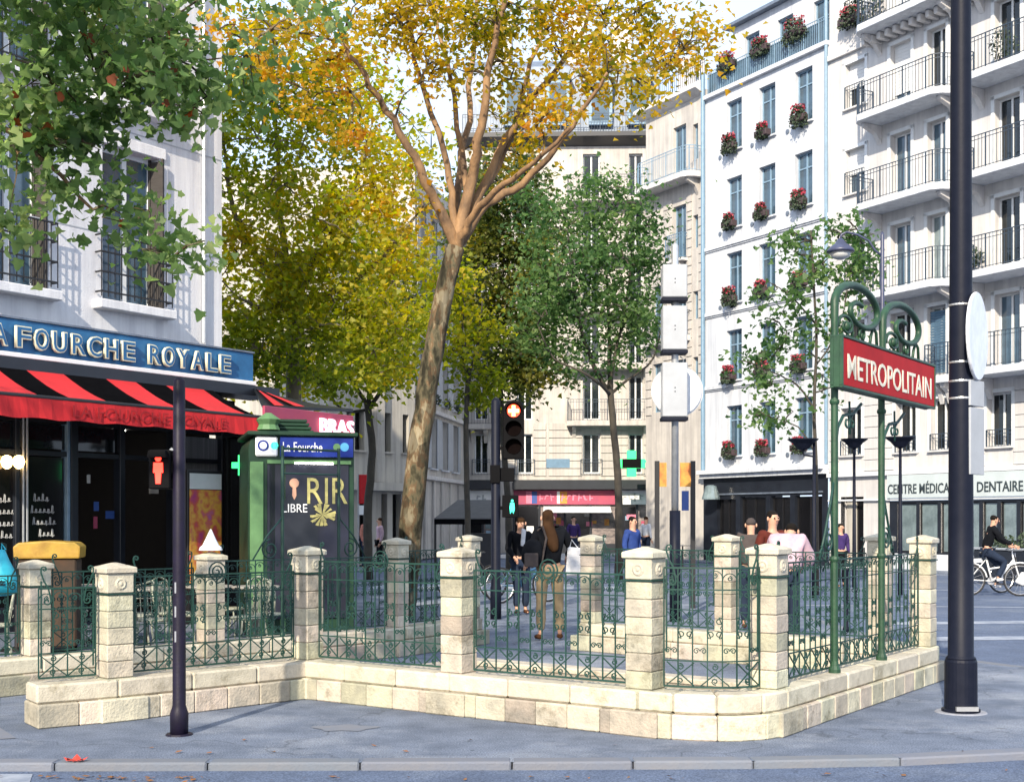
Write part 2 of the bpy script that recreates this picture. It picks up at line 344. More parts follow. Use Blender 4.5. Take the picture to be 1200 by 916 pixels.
# fallen leaves and litter in the gutter
mat('litter_leaf', (.28, .10, .03), .8, col2=(.12, .07, .02), scale=30)
mb = MB()
for i in range(90):
    x = random.uniform(-3.4, 4.5) if i > 40 else random.gauss(-2.5, .35); y = 8.17 + .0 * x + (abs(random.gauss(0, .07)) * -1) + (.02 * x * x if x > 1 else 0)
    if i > 75: y = random.uniform(8.4, 9.3); z = .006
    else: z = ZR + .008
    r = random.uniform(.012, .032); a = random.uniform(0, 6.28)
    mb.add([(x + r * math.cos(a + k * 1.57) * (1 if k % 2 else .6), y + r * math.sin(a + k * 1.57) * (1 if k % 2 else .6), z + random.uniform(0, .012)) for k in range(4)], [(0, 1, 2, 3)])
mb.obj('fallen_leaves', 'litter_leaf', kind='stuff')
mat('red_litter', (.55, .05, .03), .6, scale=20)
mb = MB()
for k in range(5):
    a = k * 1.25; mb.add([(0, 0, .005 + .004 * k), (.06 * math.cos(a), .05 * math.sin(a), .02), (.085 * math.cos(a + .5), .07 * math.sin(a + .5), .035 + .01 * (k % 2)), (.06 * math.cos(a + 1), .05 * math.sin(a + 1), .015)], [(0, 1, 2, 3)])
tag(mb.obj('dead_leaf', 'red_litter', None, (-2.87, 8.42, .0)), 'crumpled red leaf lying on the kerb edge in front of the left pole', 'leaf')
# ------------------------------------------------------------------ stone enclosure of the metro entrance
DY = .17
PT = {k: Vector((x, y + DY, 0)) for k, (x, y) in dict(S=(-3.72, 9.72), B=(-3.19, 10.10), D=(-1.86, 11.45), F=(-.44, 10.43), I=(1.00, 9.42), J=(1.93, 9.46),
      L=(4.10, 12.60), M=(3.86, 13.25), K=(2.42, 14.25), H=(.98, 15.5), G=(-.55, 16.2), E=(-1.36, 14.9), Cc=(-3.10, 13.0), A=(-4.44, 11.75), Z=(-6.4, 9.6)).items()}
enc = thing('metro_entrance_enclosure', 'cream stone walls and pillars with green iron railings around the stairs', 'balustrade', PT['I'])
def rel(p, par=None): return Vector(p) - enc.location - (Vector(par.location) if par else Vector())
def bez(a, c, b, n=8): return [a * (1 - t) ** 2 + c * 2 * t * (1 - t) + b * t * t for t in [i / n for i in range(n + 1)]]
class Path:
    def __init__(s, pts):
        s.p = pts; s.l = [0]
        for a, b in zip(pts, pts[1:]): s.l.append(s.l[-1] + (b - a).length)
        s.L = s.l[-1]
    def at(s, t):
        t = min(max(t, 0), s.L)
        for i in range(len(s.p) - 1):
            if t <= s.l[i + 1] + 1e-9:
                d = s.p[i + 1] - s.p[i]; k = (t - s.l[i]) / max(d.length, 1e-9); return s.p[i] + d * k, d.normalized()
def nrm(u): return Vector((u.y, -u.x, 0))
def course(path, t0, t1, w, z0, z1, step, name, m, joint=.004, bev=.008, shift=0):
    n = max(1, round((t1 - t0) / step)); 
    for i in range(n):
        a = t0 + (t1 - t0) * i / n + joint / 2; b = t0 + (t1 - t0) * (i + 1) / n - joint / 2
        ss = [a, (a + b) / 2, b] if len(path.p) > 2 else [a, b]; L = []; Rr = []
        ww = w + random.uniform(-.004, .004)
        for q in ss:
            p, u = path.at(q); nn = nrm(u); L.append(p + nn * ww / 2); Rr.append(p - nn * ww / 2)
        poly = L + Rr[::-1]; c, _ = path.at((a + b) / 2)
        mb = MB().prism([(v.x - c.x, v.y - c.y) for v in poly], 0, z1 - z0, 'z')
        mb.obj(name, m, enc, rel((c.x, c.y, z0 + random.uniform(-.0015, .0015))), bevel=bev)
_med = None
def pillar(p, ux, h, w=.21, foot=True):
    """square stone pillar of separate courses with base block, iron clamp, rosette and pyramidal cap"""
    rz = math.atan2(ux.y, ux.x)
    core = MB().box(-w / 2 + .012, w / 2 - .012, -w / 2 + .012, w / 2 - .012, .02, h - .10).obj('pillar', 'mortar', enc, rel((p.x, p.y, 0)), (0, 0, rz))
    if foot: piece('base_block', w + .178, w + .178, .185, 'stone', core, (0, 0, 0), 0, .01)
    else: piece('base_block', w + .11, w + .11, .185, 'stone', core, (0, 0, 0), 0, .01)
    piece('stone', w + .045, w + .045, .148, 'stone', core, (0, 0, .188), 0, .012)
    z = .339; hs = []
    while z < h - .40: hs.append(.128); z += .131
    top = h - .10; z = .339; n = len(hs); k = (top - .17 - .339) / n
    for i in range(n):
        piece('stone', w + random.choice((-.004, 0, .003)), w + random.choice((-.004, 0, .003)), round(k - .004, 3), 'stone', core, (0, 0, z), 0, .007); z += k
    piece('iron_clamp', w + .018, w + .018, .012, 'iron_green', core, (0, 0, z - .002), 0, .002)
    piece('stone', w + .002, w + .002, round(top - z - .014, 3), 'stone_cap', core, (0, 0, z + .012), 0, .006)
    for s in ((0, -1), (0, 1), (1, 0), (-1, 0)):     # carved rosette on each face of the head block
        me = _bc.get('ros') or _bc.setdefault('ros', MB().lathe([(.050, 0), (.050, .004), (.036, .012), (.026, .007), (.016, .008), (.010, .014), (.001, .015)], n=12, axis='y').mesh('rosette', 'stone_cap', smooth=False))
        o = link('rosette', me, core, (s[0] * w / 2, s[1] * w / 2, top - .085), (0, 0, math.atan2(s[1], s[0]) - PI / 2))
    cw = w + .045
    mb = MB(); a, b = cw / 2, w / 2 - .02
    mb.add([(-a,-a,0),(a,-a,0),(a,a,0),(-a,a,0),(-a,-a,.045),(a,-a,.045),(a,a,.045),(-a,a,.045),(-.02,-.02,.082),(.02,-.02,.082),(.02,.02,.082),(-.02,.02,.082)],
           [(0,3,2,1),(0,1,5,4),(1,2,6,5),(2,3,7,6),(3,0,4,7),(4,5,9,8),(5,6,10,9),(6,7,11,10),(7,4,8,11),(8,9,10,11)])
    if ('cap', w) not in _bc: _bc[('cap', w)] = mb.mesh('cap', 'stone_cap', .006)
    link('cap', _bc[('cap', w)], core, (0, 0, h - .10))
    return core
# walls
corner_c = Vector((1.66, 9.00 + DY, 0))
segs = dict(SD=Path([PT['S'], PT['B'], PT['D']]), DI=Path([PT['D'], PT['I']]), IJ=Path(bez(PT['I'], corner_c, PT['J'], 10)), JL=Path([PT['J'], PT['L']]),
            LM=Path([PT['L'], PT['M']]), MK=Path([PT['M'], PT['K']]), KH=Path([PT['K'], PT['H']]), GE=Path([PT['G'], PT['E']]), EA=Path([PT['E'], PT['A']]), AZ=Path([PT['A'], PT['Z']]))
def sub(path, a, b): return Path([path.at(a + (b - a) * i / 8)[0] for i in range(9)])
for k, pa in segs.items():
    w1 = .36
    course(pa, 0, pa.L, .38, 0, .182, .30 if k in ('SD', 'DI', 'IJ', 'JL') else .6, 'plinth_stone', 'stone', bev=.010)
    course(pa, 0, pa.L, .31, .185, .33, .62 if k != 'IJ' else .3, 'coping_stone', 'stone_cap', bev=.016)
# pillars
def dirof(k): return {'B': PT['D'] - PT['S'], 'D': PT['F'] - PT['D'], 'F': PT['I'] - PT['D'], 'I': PT['I'] - PT['D'], 'J': PT['L'] - PT['J'], 'L': PT['L'] - PT['J'], 'M': PT['K'] - PT['M'],
      'K': PT['H'] - PT['M'], 'H': PT['H'] - PT['M'], 'G': PT['G'] - PT['E'], 'E': PT['G'] - PT['E'], 'Cc': PT['E'] - PT['A'], 'A': PT['E'] - PT['A']}[k]
for k, h in dict(B=1.27, D=1.375, F=1.385, I=1.41, J=1.435, L=1.46, M=1.47, K=1.45, H=1.43, G=1.42, E=1.40, Cc=1.28, A=1.24).items():
    pillar(PT[k], dirof(k).normalized(), h, .222 if k in 'BFIJ' else .21)
# the white cone standing on pillar Cc is a separate thing
# railings
def flat_tube(pts, r=.0065, n=4): return MB().tube(pts, r, n)
bar_cache = {}
def sm(key, fn):
    if key not in bar_cache: bar_cache[key] = fn()
    return bar_cache[key]
def mk(pts_list, r=.0065, name='scroll', n=4):
    mb = MB()
    for p in pts_list: mb.tube(p, r, n)
    return mb.mesh(name, 'iron_green')
def heart():     # two facing C scrolls
    a = spiral(-.030, .05, .008, .030, 3.2 * PI, .5 * PI, 16); b = spiral(-.030, -.05, .008, .030, -3.2 * PI, -.5 * PI, 16)
    l = a + [(-.052, 0, .02), (-.040, 0, 0), (-.052, 0, -.02)] + b[::-1]
    r = [(-x, y, z) for x, y, z in l]; return mk([l, r], .0055)
def cscroll():
    a = spiral(-.026, 0, .006, .024, 2.6 * PI, 0, 14); b = spiral(.026, 0, .006, .024, .4 * PI, 3 * PI, 14)
    return mk([a, b], .005)
def bigspiral(): return mk([spiral(0, 0, .014, .10, 4.6 * PI, -.5 * PI, 30)], .007)
def arch():
    pts = [(.055 * math.cos(a), 0, .055 * math.sin(a)) for a in [PI * i / 8 for i in range(9)]]; return mk([pts, spiral(0, .018, .006, .02, 0, 2.5 * PI, 10)], .005)
def cross():
    return mk([[(-.105, 0, -.085), (.105, 0, .085)], [(-.105, 0, .085), (.105, 0, -.085)], spiral(0, .052, .008, .026, 0, 2.6 * PI, 10), spiral(0, -.052, .008, .026, PI, 3.6 * PI, 10)], .006)
def sweep():     # rising S scroll that ends a panel beside a pillar
    return mk([spiral(.045, .02, .008, .03, -2.2 * PI, .0, 12) + [(.068, 0, .06), (.055, 0, .12), (.02, 0, .18), (0, 0, .24)] + spiral(.022, .27, .024, .006, PI, -1.1 * PI, 9), [(0, 0, -.5), (.0, 0, .18)]], .0075)
def railing(path, t0, t1, zt=1.20, big=True, pitch=.112, dense=False, label=None):
    p0, u0 = path.at(t0); n = 12 if len(path.p) > 2 else 1
    mb = MB()
    base = Vector((p0.x, p0.y, 0))
    line = lambda z: [path.at(t0 + (t1 - t0) * i / n)[0] - base + Vector((0, 0, z)) for i in range(n + 1)]
    for z, r in ((.365, .010), (.555, .007), (zt - .16, .007), (zt, .010)): mb.tube(line(z), r, 4)
    rl = mb.obj('railing', 'iron_green', enc, rel(base), label=label)
    L = t1 - t0; k = max(2, round(L / pitch)); 
    def put(name, me, t, z, flip=1):
        p, u = path.at(t); o = link(name, me, rl, p - base + Vector((0, 0, z)), (0, 0, math.atan2(u.y, u.x)))
        if flip < 0: o.scale = (-1, 1, 1)
    bar = sm(('bar', zt), lambda: MB().tube([(0, 0, .365), (0, 0, zt)], .0065, 4).mesh('vertical_bar', 'iron_green'))
    for i in range(k + 1): put('vertical_bar', bar, t0 + L * i / k, 0)
    me_c = sm('cross', cross); me_h = sm('heart', heart); me_a = sm('arch', arch); me_s = sm('cs', cscroll)
    m2 = max(1, round(L / .24))
    for i in range(m2): put('cross_scroll', me_c, t0 + L * (i + .5) / m2, .46)
    for i in range(k):
        put('arch_scroll', me_a, t0 + L * (i + .5) / k, zt - .075 if i % 2 else zt - .095)
    for i in range(0, k):
        if i % 2 == 1 or dense: put('heart_scroll', me_h, t0 + L * (i + .5) / k, .80)
        if i % 2 != 1: put('small_scroll', me_s, t0 + L * (i + .5) / k, .93 if i % 2 else .63)
    sp = sm('sweep', sweep)
    put('end_scroll', sp, t0 + .02, zt - .12); put('end_scroll', sp, t1 - .02, zt - .12, -1)
    if big: put('spiral', sm('big', bigspiral), (t0 + t1) / 2, zt + .02)
    return rl
q = .15
ls = segs['SD']; sB = (PT['B'] - PT['S']).length
railing(ls, .06, sB - q, 1.06, False, label='short end railing panel curling down to the opening')
railing(ls, sB + q, ls.L - q, 1.13)
di = segs['DI']; sF = (PT['F'] - PT['D']).length
railing(di, q, sF - q, 1.22, True); railing(di, sF + q, di.L - q, 1.18, True)
railing(segs['IJ'], q, segs['IJ'].L - q, 1.24, False)
railing(segs['JL'], q, segs['JL'].L - q, 1.26, False)
railing(segs['MK'], q, segs['MK'].L - q, 1.24, False, dense=True)
railing(segs['KH'], q, segs['KH'].L - q, 1.24, False, dense=True)
railing(segs['GE'], q, segs['GE'].L - q, 1.22, False, dense=True)
ea = segs['EA']; sC = (PT['Cc'] - PT['E']).length
railing(ea, q, sC - q, 1.16, True, dense=True); railing(ea, sC + q, ea.L - q, 1.10, False, dense=True)
railing(segs['AZ'], q, segs['AZ'].L - q, 1.08, False)
# ------------------------------------------------------------------ the red METROPOLITAIN sign on two green posts
jl = PT['L'] - PT['J']; ju = jl.normalized(); jp = Plane(PT['J'].x, PT['J'].y, ju.x, ju.y).off(.06)
s1, s2 = jp.s(978), jp.s(1033)
ms = thing('metro_sign', 'red METROPOLITAIN sign with cream letters on two green scrolled posts', 'sign', jp.P(s1), jp.rot)
gap = s2 - s1
for x in (0, gap):
    mb = MB().tube([(x, 0, .34), (x, 0, 2.95)], .030, 10).lathe([(.05, 0), (.05, .03), (.036, .06), (.03, .10)], (x, 0, .33), 12).lathe([(.036, 0), (.042, .02), (.036, .04)], (x, 0, 1.25), 12).lathe([(.036, 0), (.042, .02), (.036, .04)], (x, 0, 2.55), 12)
    mb.obj('post', 'sign_green', ms, smooth=False)
jf = jp.off(.12); bx0, bx1 = jf.s(987) - s1, jf.s(1096) - s1
bz0, bz1 = (jf.z(990, 458) + jf.z(1095, 471)) / 2, (jf.z(990, 402) + jf.z(1095, 424)) / 2
mb = MB(); fr = .022
for yy in (-.125, -.045):
    mb.box(bx0, bx1, yy, yy + .03, bz0 - fr, bz0); mb.box(bx0, bx1, yy, yy + .03, bz1, bz1 + fr); mb.box(bx0 - .002, bx0 + fr, yy, yy + .03, bz0, bz1); mb.box(bx1 - fr, bx1 + .002, yy, yy + .03, bz0, bz1)
mb.obj('sign_frame', 'sign_green', ms, bevel=.003)
MB().box(bx0 + .004, bx1 - .004, -.105, -.025, bz0 - .018, bz1 + .018).obj('sign_box', 'sign_green', ms, bevel=.005)
MB().box(bx0 + fr + .002, bx1 - fr - .002, -.118, -.104, bz0 + .002, bz1 - .002).obj('enamel_panel', 'sign_red', ms, bevel=.003)
text('lettering', 'METROPOLITAIN', .20, 'letter_cream', ms, ((bx0 + bx1) / 2, -.1185, bz0 + .068), depth=.004, width=(bx1 - bx0) * .90, off=.002)
def ell(pts, cx, k): return [(cx + (x - cx) * k, y, z) for x, y, z in pts]
def crook(x0, r, h):
    """tall curl above the sign: rises from the post and rolls inward"""
    cx = x0 + r * 2.6; pts = [(x0, 0, 2.95), (x0, 0, 3.08), (x0, 0, 3.2)]
    sp = ell(spiral(cx, 3.32 + h, r, .05, PI, -1.6 * PI, 36), cx, 2.6)
    mb = MB(); rs = [.030, .030, .030] + [.036 - .016 * i / 36 for i in range(37)]; mb.tube(pts + sp, rs, 8)
    return mb.obj('curl', 'sign_green', ms, smooth=True)
crook(0, .24, .08); crook(gap + .03, .24, .08)
for x0 in (.05, gap + .09):
    mb = MB().tube(ell(spiral(x0 + .22, 3.23, .10, .02, PI * 1.1, -1.6 * PI, 20), x0 + .22, 2.0), [.018 - .008 * i / 20 for i in range(21)], 6)
    mb.lathe([(.006, -.045), (.03, -.03), (.042, 0), (.03, .03), (.006, .045)], (x0 + .22, 0, 3.23), 8)
    mb.tube([(x0 + .24, 0, 3.10), (x0 + .26, 0, 3.2), (x0 + .31, 0, 3.27), (x0 + .36, 0, 3.22), (x0 + .38, 0, 3.10)], .014, 6)
    mb.tube(spiral(x0 + .62, 3.20, .08, .015, PI * 1.1, -1.2 * PI, 14), .013, 5)
    mb.tube([(x0 + .8, 0, 3.12), (x0 + .84, 0, 3.22), (x0 + .9, 0, 3.30), (x0 + .98, 0, 3.26), (x0 + 1.0, 0, 3.12)], .014, 6)
    for i in range(13): mb.tube([(x0 + .05 + .085 * i, 0, 3.10), (x0 + .055 + .085 * i, 0, 3.145 + .02 * (i % 2))], .009, 5)
    mb.obj('leaf_scroll', 'sign_green', ms, smooth=True)
for x in (.0, gap): MB().box(x - .03, x + .03, -.03, .0, bz0 + .05, bz1 - .05).obj('mounting_bracket', 'sign_green', ms)
MB().tube([(0, 0, 3.125), (bx1 - .05, 0, 3.125)], .009, 6).obj('top_rod', 'sign_green', ms)
for x0, sgn in ((.02, 1), (gap + .03, 1)):
    mb = MB().tube([(x0, 0, 2.20), (x0 + .05, 0, 2.36), (x0 + .18, 0, 2.47), (x0 + .42, 0, 2.50), (x0 + .62, 0, 2.60)], .014, 6)
    mb.tube(spiral(x0 + .27, 2.42, .07, .02, .5 * PI, -1.5 * PI, 14), .010, 5).tube(spiral(x0 + .40, 2.42, .06, .015, .5 * PI, 2.6 * PI, 14), .009, 5).tube([(x0 + .34, 0, 2.32), (x0 + .33, 0, 2.6)], .010, 5)
    mb.obj('lower_scroll', 'iron_green', ms, smooth=True)
for x0, sg in ((0, -1), (gap, 1)):       # curled struts at the foot of each post
    mb = MB().tube([(x0, 0, 1.95), (x0 + sg * .10, 0, 1.72), (x0 + sg * .22, 0, 1.48), (x0 + sg * .34, 0, 1.27)], .011, 6)
    mb.tube(spiral(x0 + sg * .13, 1.42, .10, .02, PI / 2, PI / 2 - sg * 3.6 * PI, 22), .010, 5).tube(spiral(x0 + sg * .30, 1.33, .05, .01, PI / 2, PI / 2 + sg * 2.6 * PI, 14), .008, 5)
    mb.tube([(x0 + sg * .03, 0, 1.3), (x0 + sg * .07, 0, 1.62), (x0 + sg * .12, 0, 1.72)], .008, 5)
    mb.obj('foot_strut', 'iron_green', ms, smooth=True)
# ------------------------------------------------------------------ the thin green frame on the rear left railing
ep = Plane(PT['A'].x, PT['A'].y, (PT['E'] - PT['A']).x, (PT['E'] - PT['A']).y)
f1, f2 = ep.s(331), ep.s(397)
gf = thing('iron_frame', 'pair of thin green iron posts with curled struts rising in front of the kiosk', 'iron frame', ep.P(f1), ep.rot)
g2 = f2 - f1; ht = ep.z(331, 522)
for x in (0, g2): MB().tube([(x, 0, .33), (x, 0, ht)], .018, 8).lathe([(.03, 0), (.03, .02), (.02, .04)], (x, 0, .33), 8).obj('post', 'iron_green', gf)
MB().tube([(0, 0, ht - .03), (g2, 0, ht - .03)], .014, 6).tube([(0, 0, ht - .3), (g2, 0, ht - .3)], .010, 6).obj('crossbar', 'iron_green', gf)
for x0, sg in ((0, -1), (g2, 1)):
    mb = MB().tube([(x0, 0, 1.62), (x0 + sg * .2, 0, 1.42), (x0 + sg * .38, 0, 1.17)], .010, 6)
    mb.tube(spiral(x0 + sg * .16, 1.27, .115, .02, PI / 2, PI / 2 - sg * 3.6 * PI, 22), .009, 5)
    mb.obj('foot_strut', 'iron_green', gf, smooth=True)
# ------------------------------------------------------------------ buildings
mat('plaster_white', (.58, .605, .645), .8, col2=(.50, .53, .575), scale=.7, bump=.15, bscale=60)
mat('plaster_cream', (.60, .585, .575), .8, col2=(.50, .49, .485), scale=.7, bump=.15, bscale=60)
mat('plaster_beige', (.50, .475, .42), .85, col2=(.40, .375, .33), scale=.8, bump=.15)
mat('stone_haussmann', (.55, .52, .48), .85, col2=(.43, .405, .375), scale=1.2, bump=.25, rnd=.05)
mat('plaster_cafe', (.72, .72, .74), .85, col2=(.60, .605, .63), scale=.9, bump=.25, bscale=40)
mat('plaster_bluegrey', (.40, .42, .45), .85, col2=(.32, .34, .37), scale=1)
mat('zinc', (.19, .23, .29), .5, col2=(.14, .17, .22), scale=2, metal=.3)
mat('blue_pipe', (.16, .27, .38), .5)
mat('frame_white', (.66, .68, .70), .5, scale=5, dirt=.15)
mat('frame_blue', (.20, .31, .42), .5)
mat('shutter_blue', (.12, .22, .33), .55)
mat('roller', (.66, .67, .68), .6, scale=3, dirt=.1)
mat('rail_dark', (.030, .050, .080), .55)
mat('black_iron', (.010, .010, .012), .45)
glassmat('glass', (.018, .026, .034), .05, (.004, .006, .008), 1.2, spec=.55)
glassmat('glass_blue', (.06, .12, .18), .12, (.02, .035, .05), 1.2)
glassmat('glass_dark', (.008, .008, .010), .10, (.004, .004, .005), 1.0, spec=.6)
glassmat('glass_pale', (.20, .26, .28), .15, (.08, .11, .12), 1.6)
mat('curtain', (.55, .55, .52), .9, col2=(.35, .35, .34), scale=3, stretch=(8, 1, .3))
mat('shop_dark', (.014, .018, .027), .4, col2=(.008, .010, .016), scale=2)
mat('red_flower', (.32, .010, .035), .6, col2=(.20, .01, .03), scale=30)
mat('shrub', (.028, .055, .022), .7, col2=(.012, .022, .012), scale=14)
mat('box_dark', (.05, .03, .035), .7)
for _n, _a in (('plaster_white', .22), ('plaster_cream', .20), ('plaster_beige', .30), ('stone_haussmann', .28), ('zinc', .3)): weather(_n, _a)
def wall(mb, s0, s1, z0, z1, ops, rev=.22, y=0):
    """front face with real openings and their reveals"""
    S = sorted({s0, s1, *[round(v, 4) for o in ops for v in o[:2]]}); Z = sorted({z0, z1, *[round(v, 4) for o in ops for v in o[2:4]]})
    S = [v for v in S if s0 <= v <= s1]; Z = [v for v in Z if z0 <= v <= z1]
    for a, b in zip(S, S[1:]):
        for c, d in zip(Z, Z[1:]):
            m, n = (a + b) / 2, (c + d) / 2
            if any(o[0] < m < o[1] and o[2] < n < o[3] for o in ops): continue
            mb.add([(a, y, c), (b, y, c), (b, y, d), (a, y, d)], [(0, 1, 2, 3)])
    for o in ops:
        a, b, c, d = o[:4]
        mb.add([(a, y, c), (b, y, c), (b, y, d), (a, y, d), (a, y + rev, c), (b, y + rev, c), (b, y + rev, d), (a, y + rev, d)], [(0, 4, 5, 1), (1, 5, 6, 2), (2, 6, 7, 3), (3, 7, 4, 0)])
    return mb
def body(mb, s0, s1, z0, z1, dep, rev=.22):
    mb.add([(s0, 0, z0), (s0, dep, z0), (s0, dep, z1), (s0, 0, z1)], [(0, 3, 2, 1)]); mb.add([(s1, 0, z0), (s1, dep, z0), (s1, dep, z1), (s1, 0, z1)], [(0, 1, 2, 3)])
    mb.add([(s0, dep, z0), (s1, dep, z0), (s1, dep, z1), (s0, dep, z1)], [(0, 3, 2, 1)]); mb.add([(s0, 0, z1), (s1, 0, z1), (s1, dep, z1), (s0, dep, z1)], [(0, 1, 2, 3)]); return mb
def window(par, a, b, c, d, y=.16, leaves=2, fm='frame_white', gm='glass', transom=None, blind=0, bm='roller', sill=True, sm_='plaster_white', fw=.055, shutters=None):
    mb = MB(); cx = (a + b) / 2; W_ = b - a; H = d - c
    for x0, x1, z0, z1 in ((-W_/2, W_/2, 0, fw), (-W_/2, W_/2, H - fw, H), (-W_/2, -W_/2 + fw, fw, H - fw), (W_/2 - fw, W_/2, fw, H - fw)): mb.box(x0, x1, -.03, .03, z0, z1)
    for i in range(1, leaves): x = -W_ / 2 + W_ * i / leaves; mb.box(x - fw * .6, x + fw * .6, -.034, .028, fw, H - fw)
    if transom: mb.box(-W_/2 + fw, W_/2 - fw, -.028, .022, H * transom - .025, H * transom + .025)
    wd = mb.obj('window', fm, par, (cx, y, c))
    for i in range(leaves):
        x0 = -W_ / 2 + W_ * i / leaves; link('pane', boxmesh('pane', W_ / leaves - fw * 1.2, .012, H - 2 * fw, gm, 0), wd, (x0 + W_ / leaves / 2, .006 + .003 * random.random(), fw), (0, 0, random.uniform(-.012, .012)))
    if blind: mb = MB(); [mb.box(-W_/2 + .01, W_/2 - .01, -.075 + (.006 if k % 2 else 0), -.04, H - (k + 1) * .055 + .004, H - k * .055) for k in range(int(blind * H / .055))]; mb.obj('roller_blind', bm, wd) if mb.v else 0
    if sill: piece('sill', W_ + .16, .16, .06, sm_, wd, (0, -y - .03, -.062), 0, .006)
    return wd
def flowerbox(par, x, z, w=.75, y=-.22, h=.75, seed=0):
    """window box overflowing with dark leaves, red flowers on top"""
    rr = random.Random(seed); h *= rr.uniform(.80, 1.12); x += rr.uniform(-.06, .06); bx = MB().box(-w/2, w/2, -.13, .13, -.24, -.02).obj('flower_box', 'box_dark', par, (x, y, z), bevel=.01)
    for nm, m, n, zz, sp in (('foliage', 'shrub', 560, (-.46, .28), 1.1), ('flowers', 'red_flower', 130, (.04, .34), .85)):
        mb = MB()
        for i in range(n):
            a = rr.uniform(0, 6.28); q = math.sqrt(rr.random()); px = q * math.cos(a) * (w / 2 + .08) * sp; py = q * math.sin(a) * .24 - .03; t = rr.random(); pz = zz[0] + (zz[1] - zz[0]) * t + (.08 * (1 - q))
            if nm == 'foliage': px *= .55 + .45 * math.sin(PI * min(1, t + .15))
            r = rr.uniform(.03, .055); u = Vector((rr.gauss(0, 1), rr.gauss(0, 1), rr.gauss(0, 1))).normalized(); v = u.orthogonal().normalized(); p = Vector((px, py, pz)) * (h / .75)
            mb.add([p + u * r, p + v * r * .8, p - u * r, p - v * r * .8], [(0, 1, 2, 3)])
        mb.obj(nm, m, bx, kind='stuff')
    return bx
def railing_bars(par, path, h, m='rail_dark', step=.13, name='railing', mid=True):
    """balcony railing along a list of (s, y) points, bars joined because they are a pixel wide"""
    mb = MB(); P = [Vector((p[0], p[1], 0)) for p in path]
    for z in ((.06, h - .0) if not mid else (.06, h - .12, h)): mb.tube([p + Vector((0, 0, z)) for p in P], .012 if z < h else .018, 4)
    for a, b in zip(P, P[1:]):
        L = (b - a).length; n = max(1, int(L / step))
        for i in range(n + 1):
            p = a + (b - a) * i / n; r = .016 if i % 7 == 0 else .0065; mb.box(p.x - r, p.x + r, p.y - r, p.y + r, .03, h)
    return mb
# ======== right-hand street line
RP = Plane(7.515, 50.1, .493, -.870)
# ---- white building with flower boxes
wb = thing('white_building', 'white plastered building with red flower boxes under every window above a dark shop', 'building', RP.P(0), RP.rot)
sL, sR = .05, RP.s(972); ZT = RP.z(825, 115) ; levels = [15.73, 12.8, 9.96, 7.02, 4.15]
cols = [RP.s(p) for p in (851, 889, 931)]
ops = []
for zc in levels:
    for c_ in cols: ops.append((c_ + .02, c_ + .92, zc - .15, zc + 1.75))
mb = wall(MB(), sL, sR, 3.3, ZT, ops, .28); body(mb, sL, sR, 3.3, ZT, 9); mb.obj('wall', 'plaster_white', wb)
k = 0
for i, zc in enumerate(levels):
    for j, c_ in enumerate(cols):
        window(wb, c_ + .02, c_ + .92, zc - .15, zc + 1.75, y=.20, fm='frame_blue', gm='glass_blue', transom=.72, sill=True)
        flowerbox(wb, c_ + .42, zc + .08, .66, h=.66, seed=k); k += 1
        # round tie plate between the windows
    for c_ in cols: MB().lathe([(.09, 0), (.09, -.03), (.001, -.04)], (c_ - .35, 0, zc - .25), 10, 'y').obj('tie_plate', 'zinc', wb)
for z in (12.0, 9.45, 6.6): 
    MB().box(sL, sR, -.10, -.003, z, z + .14).box(sL, sR, -.05, -.003, z - .06, z - .002).obj('string_course', 'plaster_white', wb, bevel=.01)
MB().box(sL - .02, sR, -.42, -.003, 3.32, 3.48).box(sL, sR, -.28, -.004, 3.16, 3.318).obj('cornice', 'plaster_white', wb, bevel=.01)
# set-back attic floor with railing
zA = ZT; aops = [(c_ - .1, c_ + .75, zA + .25, zA + 2.15) for c_ in cols]
mb = wall(MB(), sL + .5, sR, zA, zA + 2.7, [(a, b, c, d) for a, b, c, d in aops], .2, 1.0)
mb.add([(sL + .5, 1.0, zA), (sL + .5, 9, zA), (sL + .5, 9, zA + 2.7), (sL + .5, 1.0, zA + 2.7)], [(0, 3, 2, 1)]); mb.obj('attic_wall', 'plaster_white', wb)
MB().prism([(.7, zA + 2.7), (.7, zA + 2.82), (3.5, zA + 4.2), (9, zA + 4.2), (9, zA + 2.7)], sL + .2, sR, 'x').obj('roof', 'zinc', wb)
for a, b, c, d in aops: window(wb, a, b, c, d, y=1.16, fm='frame_blue', gm='glass_blue', sill=False)
mb = railing_bars(wb, [(sL + .1, 1.0), (sL + .1, .08), (sR - .05, .08)], .95, 'frame_blue', .11); mb.obj('attic_railing', 'frame_blue', wb, (0, 0, zA)); MB().box(sL + .12, sR - .06, .10, .115, .08, .86).obj('railing_panel', 'glass_blue', wb, (0, 0, zA))
for q, c_ in enumerate(cols): flowerbox(wb, c_ + .1 - .9 * 0, zA + .95, .9, y=-.02, seed=50 + q)
MB().box(sL, sR, -.16, 1.0, zA - .16, zA + .001).obj('attic_ledge', 'plaster_white', wb, bevel=.01)
for px in (826.5,): s_ = RP.s(px); MB().tube([(s_, -.12, 3.5), (s_, -.12, 19)], .085, 8).obj('drainpipe', 'blue_pipe', wb)
s_ = sR - .06; MB().tube([(s_, -.10, 3.5), (s_, -.10, 21)], .06, 8).obj('drainpipe', 'blue_pipe', wb)
